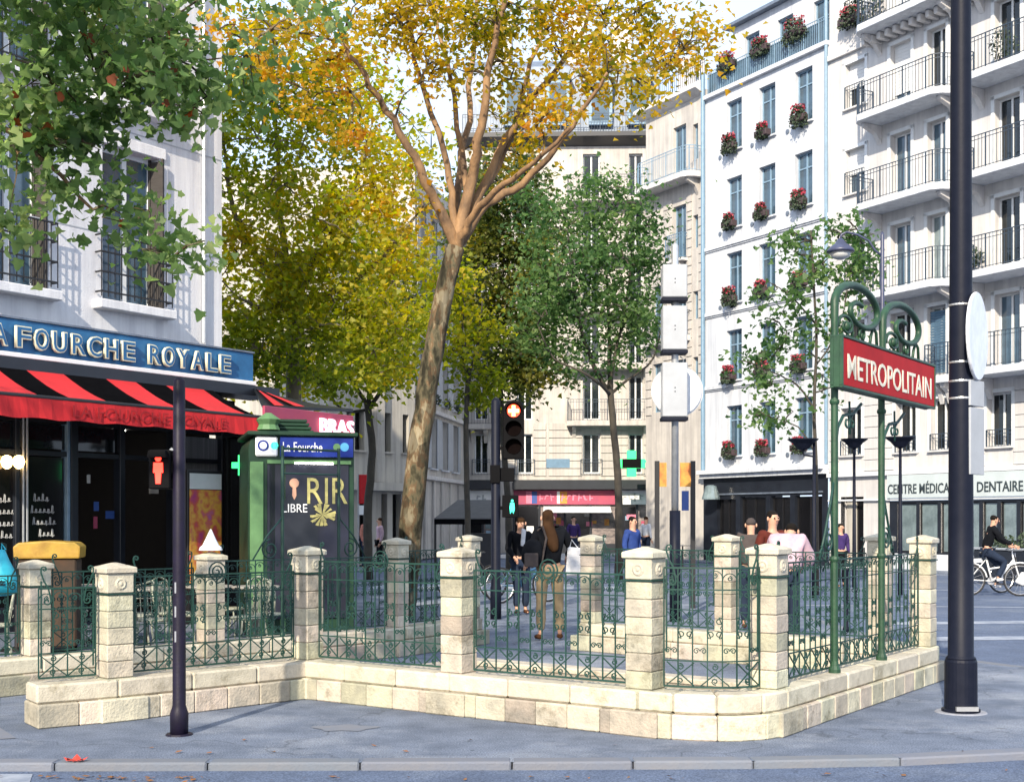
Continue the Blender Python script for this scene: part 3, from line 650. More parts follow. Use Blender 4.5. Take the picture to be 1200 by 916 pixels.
# dark shop below
sh = []
mb = wall(MB(), sL, sR, 0, 3.16, [(.9, 2.0, .1, 2.35), (2.25, 3.7, .5, 2.45), (3.95, 5.0, .1, 2.45), (5.25, sR - .3, .5, 2.45)], .25, -.06)
mb.obj('shopfront', 'shop_dark', wb)
for a, b, c in ((.9, 2.0, .1), (2.25, 3.7, .5), (3.95, 5.0, .1), (5.25, sR - .3, .5)):
    w_ = window(wb, a, b, c, 2.4, y=.1, fm='black_iron', gm='glass_dark', sill=False)
    piece('shop_blind', .5, .03, 1.3, 'glass_pale', w_, (random.uniform(-.2, .2), .05, .3), 0, 0) if a < 5 else 0
mb = MB(); rr = random.Random(4); [mb.box(2.3 + i * .11, 2.3 + i * .11 + rr.uniform(.03, .08), -.068, -.061, 2.70, 2.70 + rr.uniform(.07, .16)) for i in range(20)]; mb.obj('faded_lettering', 'shop_dark', wb)
MB().box(.4, sR - .25, -.12, -.062, 2.52, 2.58).obj('fascia_trim', 'zinc', wb)
lampm = MB().lathe([(.35, 0), (.35, .06), (.22, .5), (.12, .55)], n=14); lo = lampm.obj('hanging_shade', 'glass_pale', wb, (1.0, -.45, 2.35))
# ---- cream building with long balconies
cb = thing('balcony_building', 'cream apartment building with long curved white balconies and dark railings', 'building', RP.P(sR), RP.rot)
E1 = RP.s(1320) - sR; X = lambda px: RP.s(px) - sR
ZL = [6.0, 8.87, 11.8, 14.7, 17.6, 20.5]; ops = []; wins = []
narrow = (X(991), X(1014)); bays = [(X(1044), X(1068)), (X(1087), X(1109)), (X(1166), X(1196)), (X(1222), X(1252))]
for i, z in enumerate(ZL):
    ops.append((*narrow, z + .75, z + 2.25)); wins.append(('n', i, ops[-1]))
    for j, (a, b) in enumerate(bays): ops.append((a, b, z + .12, z + 2.25)); wins.append(('b', i * 10 + j, ops[-1]))
for a, b in ((X(986), X(1010)), (X(1050), X(1074)), (X(1091), X(1115)), (X(1157), X(1186)), (X(1222), X(1252))): ops.append((a, b, 3.75, 5.35)); wins.append(('l', 0, ops[-1]))
mb = wall(MB(), 0.003, E1, 3.02, 23.4, ops, .30); body(mb, .003, E1, 3.02, 23.4, 9); mb.obj('wall', 'plaster_cream', cb)
rr = random.Random(3)
for t, i, (a, b, c, d) in wins:
    bl = rr.choice((0, 0, .35, .3, .75)) if t == 'b' and i >= 30 else (rr.choice((.5, .75, .55)) if t == 'n' and i >= 2 else 0)
    louv = (t == 'b' and i == 1)
    wd = window(cb, a, b, c, d, y=.24, leaves=2, fm='frame_white', gm=rr.choice(('glass', 'glass', 'glass_pale', 'glass_blue')) if t != 'l' else 'glass', transom=.0, blind=bl, sill=(t != 'b'), sm_='plaster_cream')
    MB().box(-(b-a)/2 - .12, -(b-a)/2 - .003, -.28, -.24, -.05, d - c + .1).box((b-a)/2 + .003, (b-a)/2 + .12, -.28, -.24, -.05, d - c + .1).box(-(b-a)/2 - .12, (b-a)/2 + .12, -.28, -.24, d - c + .004, d - c + .12).obj('surround', 'frame_white', wd)
    if louv:
        m2 = MB(); [m2.cbox((0, -.12, .08 + k * .085), (b - a - .05, .02, .075), 0, (.5, 0)) for k in range(int((d - c - .1) / .085))]; m2.obj('louvre_shutter', 'shutter_blue', wd)
    if t == 'n' or t == 'l':
        mb = railing_bars(None, [(-(b-a)/2, 0), ((b-a)/2, 0)], .55 if t == 'l' else .8, step=.11); mb.obj('window_guard', 'rail_dark', wd, (0, -.28, -.05))
def balcony(par, x0, x1, z, dep=1.05, first=.0, m='plaster_white', rail='rail_dark', h=1.0, th=.22, name='balcony', rnd=True, ends=(1, 1)):
    c0 = .5 if rnd and ends[0] else 0
    poly = [(x0, -.002)] + ([(x0 + .02, -dep * .55), (x0 + .14, -dep * .82), (x0 + .38, -dep)] if c0 else [(x0, -dep)]) + [(x1 - (.38 if rnd and ends[1] else 0), -dep)] + ([(x1 - .14, -dep * .82), (x1 - .02, -dep * .55)] if rnd and ends[1] else []) + [(x1, -.002)]
    bo = MB().prism(poly, -th, 0, 'z').obj(name, m, par, (0, 0, z), bevel=.012)
    rp = [(min(max(a, x0 + .05), x1 - .05), min(b + .06, -.02)) for a, b in poly]
    railing_bars(None, rp, h).obj('railing', rail, bo)
    k = (x1 - x0); n = max(2, int(k / 2.2))
    for i in range(n):
        x = x0 + .35 + (k - .7) * i / (n - 1)
        MB().prism([(-.002, -th - .004), (-dep * .75, -th - .004), (-dep * .7, -th - .12), (-dep * .25, -th - .28), (-.002, -th - .62)], x - .09, x + .09, 'x').obj('bracket', 'stone_haussmann' if par is not cb else 'plaster_cream', bo, bevel=.01)
    return bo
for i, z in enumerate(ZL):
    if i > 0: balcony(cb, X(1022), X(1131), z)
    balcony(cb, X(1140) if i else X(1150), X(1300), z, rnd=True)
    if i == 0: balcony(cb, X(1094), X(1124), z, dep=.5, rnd=False)
MB().box(.01, X(1022) - .02, -.12, -.003, 17.3, 17.5).obj('string_course', 'plaster_cream', cb, bevel=.01)
MB().box(.01, E1, -.16, -.003, 3.02, 3.16).box(.01, E1, -.10, -.003, 2.2, 2.26).obj('sign_cornice', 'frame_white', cb, bevel=.01)
for i in range(9):      # rusticated first-floor courses and moillons under the top balcony
    z = 3.2 + i * .36
    for a, b in ((X(1013), X(1048)), (X(1117), X(1155)), (X(1188), X(1220)), (.02, X(984))):
        if z + .33 < 5.7: piece('stone_course', round(b - a, 2), .035, .345, 'plaster_cream', cb, ((a + b) / 2, -.0205, z), 0, .012)
for i in range(26): piece('modillion', .16, .5, .22, 'plaster_cream', cb, (X(1024) + .34 * i, -.26, 17.6 - .46), 0, .02)
# top balcony plants, a purple flower pot and shrubs
def shrub(name, par, loc, r, n, m, seed, label=None, sz=.06):
    rr = random.Random(seed); mb = MB()
    for i in range(n):
        u = Vector((rr.gauss(0, 1), rr.gauss(0, 1), rr.gauss(0, 1))).normalized(); p = Vector((u.x * r[0], u.y * r[1], u.z * r[2])) * rr.uniform(.35, 1) ** .6
        a = Vector((rr.gauss(0, 1), rr.gauss(0, 1), rr.gauss(0, 1))).normalized(); b = a.orthogonal().normalized(); q = rr.uniform(.6, 1.2) * sz
        mb.add([p + a * q, p + b * q * .6, p - a * q, p - b * q * .6], [(0, 1, 2, 3)])
    return mb.obj(name, m, par, loc, kind='stuff')
def plant(label, p, r, n, m='shrub', seed=0, sz=.07, fl=None):
    t = thing('potted_plant', label, 'plant', p); MB().lathe([(.10, 0), (.15, .22), (.16, .24), (.13, .24)], n=10).obj('pot', 'box_dark', t); shrub('foliage', t, (0, 0, .24 + r[2] * .8), r, n, m, seed, sz=sz)
    if fl: shrub('flowers', t, (0, 0, .24 + r[2] * 1.4), (r[0], r[1], r[2] * .5), n // 3, fl, seed + 9, sz=sz * .8)
    return t
def cbp(px, z, y): v = RP.P(RP.s(px), y, z); return v
plant('bushy green potted plant on the top left balcony of the cream building', cbp(1028, 17.6, -.5), (.75, .35, .75), 420, seed=1)
plant('palm-like plant at the right end of the upper balcony railing', cbp(1190, 14.7, -.5), (.45, .3, .5), 240, seed=2)
plant('low shrub on the third balcony behind the big lamp post', cbp(1148, 8.87, -.5), (.5, .3, .38), 260, seed=4)
plant('purple potted flower beside the top of the metro sign', cbp(1089, 6.0, -.3), (.30, .2, .15), 160, seed=5, fl='red_flower')
flowerbox(cb, (narrow[0] + narrow[1]) / 2, 17.6 + .85, .9, seed=90)
# ground floor: clinic sign band and glazing
mat('sign_band', (.46, .52, .54), .5, scale=2, dirt=.12)
mat('letter_grey', (.035, .05, .06), .5)
sb = thing('clinic_sign', 'pale sign band reading CENTRE MEDICAL DENTAIRE above the clinic windows', 'sign', RP.P(RP.s(1043)), RP.rot)
Ls_ = X(1320) - X(1043)
MB().box(0, Ls_, -.15, -.01, 2.27, 3.01).obj('board', 'sign_band', sb, bevel=.01)
b0 = RP.s(1043)
text('lettering', 'CENTRE MÉDICAL', .30, 'letter_grey', sb, ((RP.s(1044) + RP.s(1122)) / 2 - b0, -.16, 2.42), width=RP.s(1122) - RP.s(1045), off=.004)
text('lettering', 'DENTAIRE', .30, 'letter_grey', sb, ((RP.s(1149) + RP.s(1203)) / 2 - b0, -.16, 2.42), width=RP.s(1203) - RP.s(1149), off=.004)
gops = []; xs = [X(p) for p in (1050, 1076, 1101, 1126, 1150, 1171, 1194, 1222, 1252, 1285)]
for a, b in zip(xs, xs[1:]): gops.append((a + .06, b - .06, .55, 2.12))
gops.append((X(986), X(1012), .02, 2.35))
mb = wall(MB(), .003, X(1043), 0, 3.02, gops, .35); mb.obj('ground_floor_wall', 'plaster_cream', cb)
mb = wall(MB(), X(1043) + .003, E1, .5, 2.19, gops, .18, -.02); mb.obj('shopfront', 'shop_dark', cb)
MB().box(X(1043) + .003, E1, -.02, .2, 0, .497).obj('stall_riser', 'plaster_white', cb)
for a, b, c, d in gops[:-1]: w_ = window(cb, a, b, c, d, y=.08, leaves=1, fm='black_iron', gm='glass_pale', sill=False, fw=.04)
a, b, c, d = gops[-1]; MB().box(a, b, .25, .3, c, d).obj('door', 'glass_dark', cb); MB().box(a + .05, a + .5, .20, .24, 0.1, d - .05).obj('inner_wall', 'plaster_beige', cb)
# ---- narrow stone building between the white one and the corner
nb = thing('narrow_building', 'narrow stone building with curved cornice and blue balcony left of the white one', 'building', RP.P(RP.s(757)), RP.rot)
s0 = RP.s(757); Xn = lambda px: RP.s(px) - s0; NW = -s0 + .02
zb = RP.z(822, 202) - .0; ztop = RP.z(821, 106)
ops = [(Xn(789), Xn(804), zb + .1, zb + 2.2), (Xn(789), Xn(804), zb - 3.15, zb - 1.0), (Xn(789), Xn(804), zb - 6.2, zb - 4.0), (Xn(812), Xn(818), zb - 2.9, zb - 1.6), (Xn(812), Xn(818), zb + .6, zb + 2.0), (Xn(812), Xn(818), zb - 5.7, zb - 4.6), (Xn(812), Xn(818), zb - 8.4, zb - 7.2),
       (Xn(789), Xn(804), zb - 9.2, zb - 7.2), (Xn(765), Xn(777), zb - 6.2, zb - 4.0), (Xn(765), Xn(777), zb - 9.2, zb - 7.2)]
mb = wall(MB(), 0, NW, 0, ztop, ops, .25); body(mb, 0, NW, 0, ztop, 4); mb.obj('wall', 'stone_haussmann', nb)
for a, b, c, d in ops: window(nb, a, b, c, d, y=.18, leaves=2 if b - a > .5 else 1, fm='frame_blue', gm='glass_blue', sill=False, fw=.05)
MB().prism([(-.45, 0), (-.45, .16), (-.25, .3), (.0, .32), (-.002, -.2), (-.2, -.12)], -.3, NW, 'x').obj('cornice', 'plaster_cream', nb, (0, 0, ztop))
for i in range(24):     # rusticated courses on the lower storeys
    z = zb - 9.3 + i * .36
    if z > zb - .4: break
    for a, b in ((0, Xn(764)), (Xn(778), Xn(788)), (Xn(805), Xn(811)), (Xn(819), NW - .01)):
        if b - a > .15: piece('stone_course', round(b - a, 2), .04, .33, 'stone_haussmann', nb, ((a + b) / 2, -.022, z), 0, .012)
bo = balcony(nb, Xn(759), NW - .05, zb, dep=.8, rnd=True, rail='frame_blue', m='plaster_cream')
balcony(nb, Xn(786), Xn(807), zb - 3.2, dep=.35, rnd=False, rail='shutter_blue', m='plaster_cream', th=.12)
balcony(nb, Xn(762), Xn(810), zb - 6.3, dep=.5, rnd=False, m='plaster_cream')
MB().box(.2, .9, 1.5, 2.4, ztop, ztop + 2.5).obj('chimney', 'plaster_cream', nb); MB().tube([(Xn(803), .6, ztop), (Xn(803), .6, ztop + 3.2)], .07, 8).obj('flue_pipe', 'zinc', nb)
railing_bars(None, [(Xn(770), .1), (NW - .1, .1)], .9).obj('roof_railing', 'rail_dark', nb, (0, 0, ztop + .32))
# ---- corner building facing us across the street
CP = Plane(-2.6, 60.4, 1, -.035)
kb = thing('corner_building', 'pale stone corner building with balconies, blue mansard roof and shops below', 'building', CP.P(CP.s(543)), CP.rot)
k0 = CP.s(543); Xk = lambda px: CP.s(px) - k0; Zk = lambda px, py: CP.z(px, py); KW = Xk(775)
FL = [3.5, 6.16, 8.8, 11.4, 14.0, 16.6]; ops = []
for i, z in enumerate(FL):
    for pa, pb in ((556, 572), (606, 624), (683, 703), (737, 753)):
        if i == 0: ops.append((Xk(pa), Xk(pb), z + .25, z + 2.1))
        else: ops.append((Xk(pa), Xk(pb), z + .12, z + 2.15))
mb = wall(MB(), 0, KW, 0, 19.4, ops, .3); body(mb, 0, KW, 0, 19.4, 10); mb.obj('wall', 'stone_haussmann', kb)
for a, b, c, d in ops:
    w_ = window(kb, a, b, c, d, y=.22, fm='frame_white', gm='glass', sill=False, fw=.06)
    if c < 4: railing_bars(None, [(-(b-a)/2 - .1, 0), ((b-a)/2 + .1, 0)], .75).obj('window_guard', 'rail_dark', w_, (0, -.3, -.1))
for i, z in enumerate(FL):
    if i: balcony(kb, Xk(664), Xk(765), z, dep=.75, rnd=False, m='stone_haussmann'); balcony(kb, Xk(546), Xk(578), z - .15 * (i == 1), dep=.75, rnd=False, m='stone_haussmann')
    if i > 1: balcony(kb, Xk(600), Xk(630), z, dep=.5, rnd=False, m='stone_haussmann')
for i in range(14):
    z = 3.62 + i * .36
    if z > 8.2: break
    if 5.85 < z < 6.2: continue
    for a, b in ((579, 605), (625, 640), (643, 682), (704, 736), (754, 765)):
        if a in (579, 625) and z > 6.2: continue
        if z > 6.2: continue
        piece('stone_course', round(Xk(b) - Xk(a), 2), .05, .33, 'stone_haussmann', kb, ((Xk(a) + Xk(b)) / 2, -.027, z), 0, .014)
MB().prism([(-.7, 19.4), (-.7, 19.6), (-.1, 19.7), (-.1, 19.45), (0, 19.1)], -.3, KW, 'x').obj('cornice', 'shop_dark', kb)
MB().prism([(.1, 19.5), (.9, 23.2), (3, 24.2), (9.5, 24.2), (9.9, 19.5)], -.1, KW, 'x').obj('mansard_roof', 'zinc', kb)
for px in (590, 640, 690, 735): MB().box(Xk(px), Xk(px) + 1.1, -.05, 1.3, 20.1, 22.3).box(Xk(px) - .1, Xk(px) + 1.2, -.15, 1.4, 22.3, 22.5).obj('dormer', 'frame_blue', kb); MB().box(Xk(px) + .15, Xk(px) + .95, -.07, -.052, 20.3, 22.1).obj('dormer_pane', 'glass_blue', kb)
for px in (575, 665, 720): MB().box(Xk(px), Xk(px) + .9, 2, 4.5, 23, 26).obj('chimney', 'plaster_cream', kb)
railing_bars(None, [(0, -.5), (KW, -.5)], .9).obj('roof_railing', 'rail_dark', kb, (0, 0, 19.6))
# street name plate
tag(MB().box(-.55, .55, -.06, -.03, 0, .42).obj('street_plate', 'shutter_blue', None, CP.P(CP.s(654), 0, CP.z(654, 548)), (0, 0, CP.rot)), 'small blue street name plate on the stone wall above the pink shop sign', 'street sign')
# shops of the corner building
mat('shop_pink', (.36, .05, .09), .5, col2=(.28, .04, .10), scale=2); mat('pink_letter', (.72, .20, .30), .5); mat('awning_grey', (.10, .10, .11), .8)
mat('window_goods', (.32, .26, .24), .7, col2=(.03, .03, .04), scale=2.2, stretch=(1, 1, 2))
mat('blue_panel', (.03, .08, .30), .5, scale=3); mat('orange_panel', (.40, .09, .02), .55, col2=(.50, .30, .04), scale=5)
def shop(label, pa, pb, band, letters, lm, za=2.95, zb_=2.28, gm='window_goods'):
    t = thing('shop_front', label, 'shop', CP.P(CP.s(pa), -.16), CP.rot); L = CP.s(pb) - CP.s(pa)
    MB().box(0, L, -.02, .1, zb_, za).obj('fascia', band, t, bevel=.01); MB().box(-.05, L + .05, -.5, .1, za + .04, za + .36).box(-.02, L + .02, -.35, .1, za + .361, za + .48).obj('cornice', 'shop_dark', t)
    if letters:      # worn, unreadable marks as in the photograph
        rr = random.Random(len(letters)); mb = MB(); k = int(L * .7 / .26)
        for i in range(k):
            x = L * .15 + i * .26; h = rr.uniform(.18, .38)
            if rr.random() < .85: mb.cbox((x, -.03, zb_ + .34), (rr.uniform(.04, .09), .012, h), 0, (0, rr.uniform(-.4, .4))); mb.cbox((x + .08, -.034, zb_ + .34 + rr.uniform(-.12, .12)), (.12, .012, .06))
        mb.obj('faded_lettering', lm, t)
    n = max(2, round(L / 1.3))
    for i in range(n + 1): piece('post', .10, .12, zb_, 'shop_dark', t, (L * i / n, 0, 0), 0, .004)
    for i in range(n): MB().box(L * i / n + .06, L * (i + 1) / n - .06, .02, .04, .45, zb_ - .1).obj('pane', gm if i % 2 else 'glass_dark', t)
    MB().box(.05, L - .05, -.03, .06, .0, .45).obj('stall_riser', 'shop_dark', t)
    rr = random.Random(int(pa)); pal = ('shop_pink', 'white_paint', 'blue_panel', 'orange_panel', 'plaster_beige', 'pink_letter', 'frame_blue', 'glass_pale')
    for i in range(int(L * 3.2)):
        x = rr.uniform(.1, L - .5); z = rr.uniform(.5, 1.8); a = rr.uniform(.15, .5); c_ = rr.uniform(.15, .4); MB().box(x, x + a, -.005 - .003 * i, .015 - .003 * i, z, z + c_).obj('window_poster', rr.choice(pal), t)
    for i in range(int(L * 1.1)):
        x = rr.uniform(.05, L - .6); MB().box(x, x + rr.uniform(.2, .6), -.026 - .002 * i, -.021 - .002 * i, zb_ + .05, za - .05).obj('fascia_print', rr.choice(pal), t) if pa == 602 else 0
    return t
shop('shop with a white fascia at the left end of the corner building', 548, 584, 'white_paint', 'xx', 'plaster_bluegrey')
t = shop('shop with a long pink and red sign in the middle of the corner building', 602, 722, 'shop_pink', 'xxxx', 'pink_letter')
MB().prism([(-.02, 2.2), (-1.2, 1.98), (-1.2, 1.90), (-.02, 2.1)], Xk(637) - Xk(602), Xk(715) - Xk(602), 'x').obj('awning', 'white_paint', t)
shop('pharmacy front with a white fascia at the right of the corner building', 724, 768, 'white_paint', 'xxx', 'plaster_bluegrey')
# green pharmacy cross on its arm
pc = thing('pharmacy_cross', 'green neon pharmacy cross with a black centre above the shops', 'sign', W(740, 608, 57) - Vector((0, 0, EYE - 0)) + Vector((0, 0, 0)))
pc.location = (W(740, 608, 57).x, 57, 0); zc = W(740, 543, 57).z
mat('neon_green', (.02, .45, .10), .5, emit=(.03, .9, .25), es=.9)
MB().box(-.20, .20, -.1, .1, zc - .58, zc + .58).obj('cross_arm', 'neon_green', pc, bevel=.02); MB().box(-.60, -.203, -.1, .1, zc - .2, zc + .2).obj('cross_arm', 'neon_green', pc, bevel=.02); MB().box(.203, .60, -.1, .1, zc - .2, zc + .2).obj('cross_arm', 'neon_green', pc, bevel=.02)
MB().box(-.42, .42, -.13, -.101, zc - .20, zc + .20).obj('display', 'black_plastic', pc); MB().tube([(.6, 0, zc + .1), (1.7, 0, zc + .1), (1.7, 3.3, zc + .1)], .05, 6).obj('arm', 'neon_green', pc)
# ---- left background: beige modern block and pale stone terrace
def Pl(pxa, da, pxb, db):
    a, b = W(pxa, 608, da), W(pxb, 608, db); return Plane(a.x, a.y, b.x - a.x, b.y - a.y)
BP = Pl(400, 44, 486, 47)
bb = thing('beige_block', 'beige concrete apartment block with recessed dark windows behind the leaning trunk', 'building', BP.P(0), BP.rot); XB = BP.s
ops = []
for i in range(6):
    z = 3.2 + i * 2.9
    for pa, pb in ((406, 412), (416, 427), (447, 458), (472, 479)): ops.append((XB(pa), XB(pb), z + .5 + .3, z + 2.2))
for pa, pb in ((404, 414), (420, 432), (447, 454), (460, 470)): ops.append((XB(pa), XB(pb), .1, 2.5))
ops = [o for o in ops if o[3] < 11.5]
mb = wall(MB(), XB(385), XB(486), 0, 12.2, ops, .35); body(mb, XB(385), XB(486), 0, 12.2, 9); mb.obj('wall', 'plaster_beige', bb)
for a, b, c, d in ops: window(bb, a, b, c, d, y=.28, leaves=2 if b - a > .25 else 1, fm='black_iron', gm='glass_dark', sill=c > 3, sm_='plaster_beige', fw=.04)
MB().box(XB(436), XB(445), -.25, -.003, 2.9, 12.0).obj('pier', 'plaster_beige', bb); MB().box(XB(390), XB(484), -.5, -.004, 2.6, 2.88).obj('canopy', 'plaster_beige', bb)
TP = Pl(486, 50, 545, 60)
tb = thing('pale_terrace', 'pale stone terrace with tall grey shuttered windows and window boxes behind the trunk', 'building', TP.P(0), TP.rot); XT = TP.s
ops = []
for i in range(6):
    z = 3.4 + i * 2.75
    for pa, pb in ((491, 498), (504, 511), (517, 524), (530, 536)): ops.append((XT(pa), XT(pb), z + .3, z + 2.4))
ops = [o for o in ops if o[3] < 15]
mb = wall(MB(), 0, XT(545), 0, 15.5, ops, .3); body(mb, 0, XT(545), 0, 15.5, 9); mb.obj('wall', 'stone_haussmann', tb)
for q, (a, b, c, d) in enumerate(ops):
    w_ = window(tb, a, b, c, d, y=.22, fm='frame_white', gm='glass_blue', sill=True, fw=.05)
    for sx in (-1, 1): piece('shutter', (b - a) * .42, .04, d - c, 'plaster_bluegrey', w_, (sx * (b - a) * .73, -.26, 0), 0, .005)
    if 4 < c < 9: shrub('window_box', w_, (0, -.4, .1), ((b - a) * .4, .15, .25), 70, 'shrub', q, sz=.08)
for i in range(5): z = 3.2 + i * 2.75; MB().box(0, XT(545), -.18, -.003, z, z + .16).obj('string_course', 'plaster_cream', tb, bevel=.01)
for px in (488, 496, 506, 516, 526, 536): MB().box(XT(px), XT(px) + .28, -.10, -.003, 0, 3.15).obj('pilaster', 'stone_haussmann', tb, bevel=.01)
# far street end behind the trees: a row of plain blocks
for i, (pa, pb, da, db, h, lab) in enumerate(((250, 330, 75, 72, 11, 'far cream building glimpsed through the yellow tree on the left'), (330, 402, 70, 62, 12, 'far grey stone building glimpsed left of the beige block'))):
    P_ = Pl(pa, da, pb, db); L = P_.s(pb)
    t = thing('far_building', lab, 'building', P_.P(0), P_.rot); ops = []
    for f in range(int(h / 3)):
        for j in range(int(L / 2.2)): ops.append((.6 + j * 2.2, 1.6 + j * 2.2, 1 + 3 * f, 2.8 + 3 * f))
    mb = wall(MB(), 0, L, 0, h, ops, .3); body(mb, 0, L, 0, h, 9); mb.obj('wall', 'plaster_cream' if i == 0 else 'stone_haussmann', t)
    for a, b, c, d in ops: window(t, a, b, c, d, y=.2, gm='glass', sill=False)
# ------------------------------------------------------------------ cafe on the left
CF = Plane(-4.874, 21.5, .562, .827)      # s = 0 at the corner, negative to the left
mat('sign_blue', (.030, .15, .33), .5, col2=(.020, .09, .21), scale=3, spec=.3)
mat('neon_tube', (.78, .76, .56), .45)
mat('awning_red', (.50, .010, .016), .8, col2=(.38, .008, .012), scale=3, bump=.1)
mat('awning_black', (.005, .005, .006), .95, spec=.0)
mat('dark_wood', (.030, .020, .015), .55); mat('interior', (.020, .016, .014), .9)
mat('spot', (1, 1, 1), .5, emit=(1, .95, .85), es=14); mat('warm_lamp', (1, .8, .4), .5, emit=(1, .62, .22), es=7)
mat('chalk', (.75, .77, .78), .8)
mat('curtain_grey', (.24, .235, .25), .9, col2=(.12, .12, .13), scale=2, stretch=(10, 1, .2))
weather('plaster_cafe', .22)
cf = thing('cafe_building', 'pale plastered cafe building with tall windows, dark shutters and window bars', 'building', CF.P(0), CF.rot)
xc = CF.s
ops = []; wz0, wz1 = 4.92, 7.32
cols_ = [(xc(120), xc(186)), (xc(-20), xc(50)), (xc(-260), xc(-150))]
for f in range(4):
    for a, b in cols_: ops.append((a, b, wz0 + 3.1 * f, wz1 + 3.1 * f))
mb = wall(MB(), -14, 0, 3.6, 17.5, ops, .30); body(mb, -14, 0, 3.6, 17.5, 10); mb.obj('wall', 'plaster_cafe', cf)
mat('shutter_grey', (.045, .04, .038), .8, col2=(.03, .026, .024), scale=3, stretch=(1, 1, 12))
for a, b, c, d in ops:
    w_ = window(cf, a, b, c, d, y=.20, leaves=2, fm='frame_white', gm='glass_blue', transom=.0, sill=False, fw=.07)
    for sx in (1,):
        shx = MB(); ww = (b - a) * .26
        shx.box(-ww/2 + .045, ww/2 - .045, -.008, .008, .04, d - c - .04).box(-ww/2 + .04, ww/2 - .04, -.018, .018, (d - c) * .48, (d - c) * .53); shx.box(-ww/2, -ww/2 + .04, -.02, .02, 0, d - c).box(ww/2 - .04, ww/2, -.02, .02, 0, d - c)
        shx.obj('shutter', 'shutter_grey', w_, (sx * ((b - a) / 2 + (-.02 if sx > 0 else -.02)), -.16 - (.0), 0), (0, 0, R(90 + sx * 14)))
    mb = MB(); W2 = (b - a) / 2 + .14
    for z in (.12, .42, .72, .98): mb.tube([(-W2, -.02, z), (-W2, -.16, z), (W2, -.16, z), (W2, -.02, z)], .016, 5)
    for k in range(12): x = -W2 + 2 * W2 * k / 11; mb.tube([(x, -.16, .04), (x, -.16, .98)], .009, 4)
    mb.obj('window_guard', 'black_iron', w_, (0, -.20, 0)); MB().box(-W2 - .05, W2 + .05, -.22, .12, -.14, -.002).obj('sill', 'plaster_cafe', w_, (0, -.2, 0), bevel=.012)
    MB().box(-W2 + .02, W2 - .02, -.04, -.002, d - c + .004, d - c + .18).obj('lintel', 'plaster_cafe', w_, (0, -.2, 0), bevel=.01)
s_ = xc(236); MB().tube([(s_, -.06, 4.5), (s_, -.06, 17)], .028, 6).obj('drainpipe', 'galvanised', cf)
for z in (5.95, 7.6, 9.1): MB().box(-14, -.003, -.006, -.001, z, z + .02).obj('joint', 'plaster_bluegrey', cf)
# ground floor
gz = 3.55; fr = 'shop_dark'
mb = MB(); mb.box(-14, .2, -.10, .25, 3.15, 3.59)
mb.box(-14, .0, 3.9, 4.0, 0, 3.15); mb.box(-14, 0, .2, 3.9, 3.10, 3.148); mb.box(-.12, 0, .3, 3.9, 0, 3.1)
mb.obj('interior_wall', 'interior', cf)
def upright(px, w_=.10, m=fr, z1=3.15, name='door_frame'): x = xc(px); return MB().box(x - w_/2, x + w_/2, -.08, .08, 0, z1).obj(name, m, cf, bevel=.006)
for px, w_ in ((-30, .1), (17, .07), (24, .03), (28.5, .03), (77, .05), (84, .12), (140, .10), (203, .16), (262, .22), (-90, .1)): upright(px, w_, 'galvanised' if w_ == .03 else ('frame_blue' if w_ == .05 else fr))
for z in (2.52, 3.0): MB().box(xc(-120), xc(262), -.06, .06, z, z + .07).obj('transom_bar', fr, cf)
for pa, pb in ((-90, 17), (30, 76)):
    MB().box(xc(pa) + .03, xc(pb) - .03, -.01, .01, .35, 2.5).obj('glazing', 'glass_dark', cf); MB().box(xc(pa) + .03, xc(pb) - .03, -.03, .03, 0, .35).obj('kick_panel', fr, cf)
for pa, pb, px in ((30, 76, 0), (-90, 17, 0), (90, 138, 0)): MB().box(xc(pa), xc(pb), -.01, .01, 2.62, 2.98).obj('transom_light', 'glass', cf)
MB().box(xc(212), xc(262), .03, .06, .0, 2.95).obj('curtain', 'curtain_grey', cf)
MB().box(xc(205), xc(211), -.14, -.09, .6, 2.2).obj('pale_post', 'stone_cap', cf)
MB().box(xc(170), xc(180), -.12, -.09, 2.0, 2.35).obj('menu_board', 'plaster_beige', cf)
for px, py, w_, h_, m in ((112, 593, .09, .14, 'blue_panel'), (128, 603, .16, .12, 'blue_panel'), (111, 612, .07, .18, 'shop_pink'), (103, 561, .06, .13, 'curtain')): 
    z = CF.z(px, py); MB().box(xc(px) - w_/2, xc(px) + w_/2, -.02, -.012, z - h_/2, z + h_/2).obj('sticker', m, cf)
# hand-painted words on the glass
def scrawl(px, py, words, h, seed):
    rr = random.Random(seed); mb = MB(); z = CF.z(px, py); x0 = xc(px)
    for li, wd in enumerate(words):
        x = x0 - len(wd) * h * .34 + .03 * li; pts = []
        for ch in wd:
            tall = ch in 'bdfhkltBSWVJ'; up = h * (1.0 if tall else .55)
            pts += [(x, -.02, z), (x + h * .12, -.02, z + up), (x + h * .26, -.02, z + up * .9), (x + h * .22, -.02, z + rr.uniform(-.1, .1) * h), (x + h * .45, -.02, z + h * .15)]; x += h * .62
        mb.tube(pts, .0045, 4); z -= h * 1.55
    mb.obj('painted_words', 'chalk', cf)
scrawl(49, 587, ['Wifi', 'Brunch', 'Sur le', 'toit', ], .11, 1); scrawl(2, 588, ['Plats', 'maison', 'frais', 'Bar'], .11, 2)
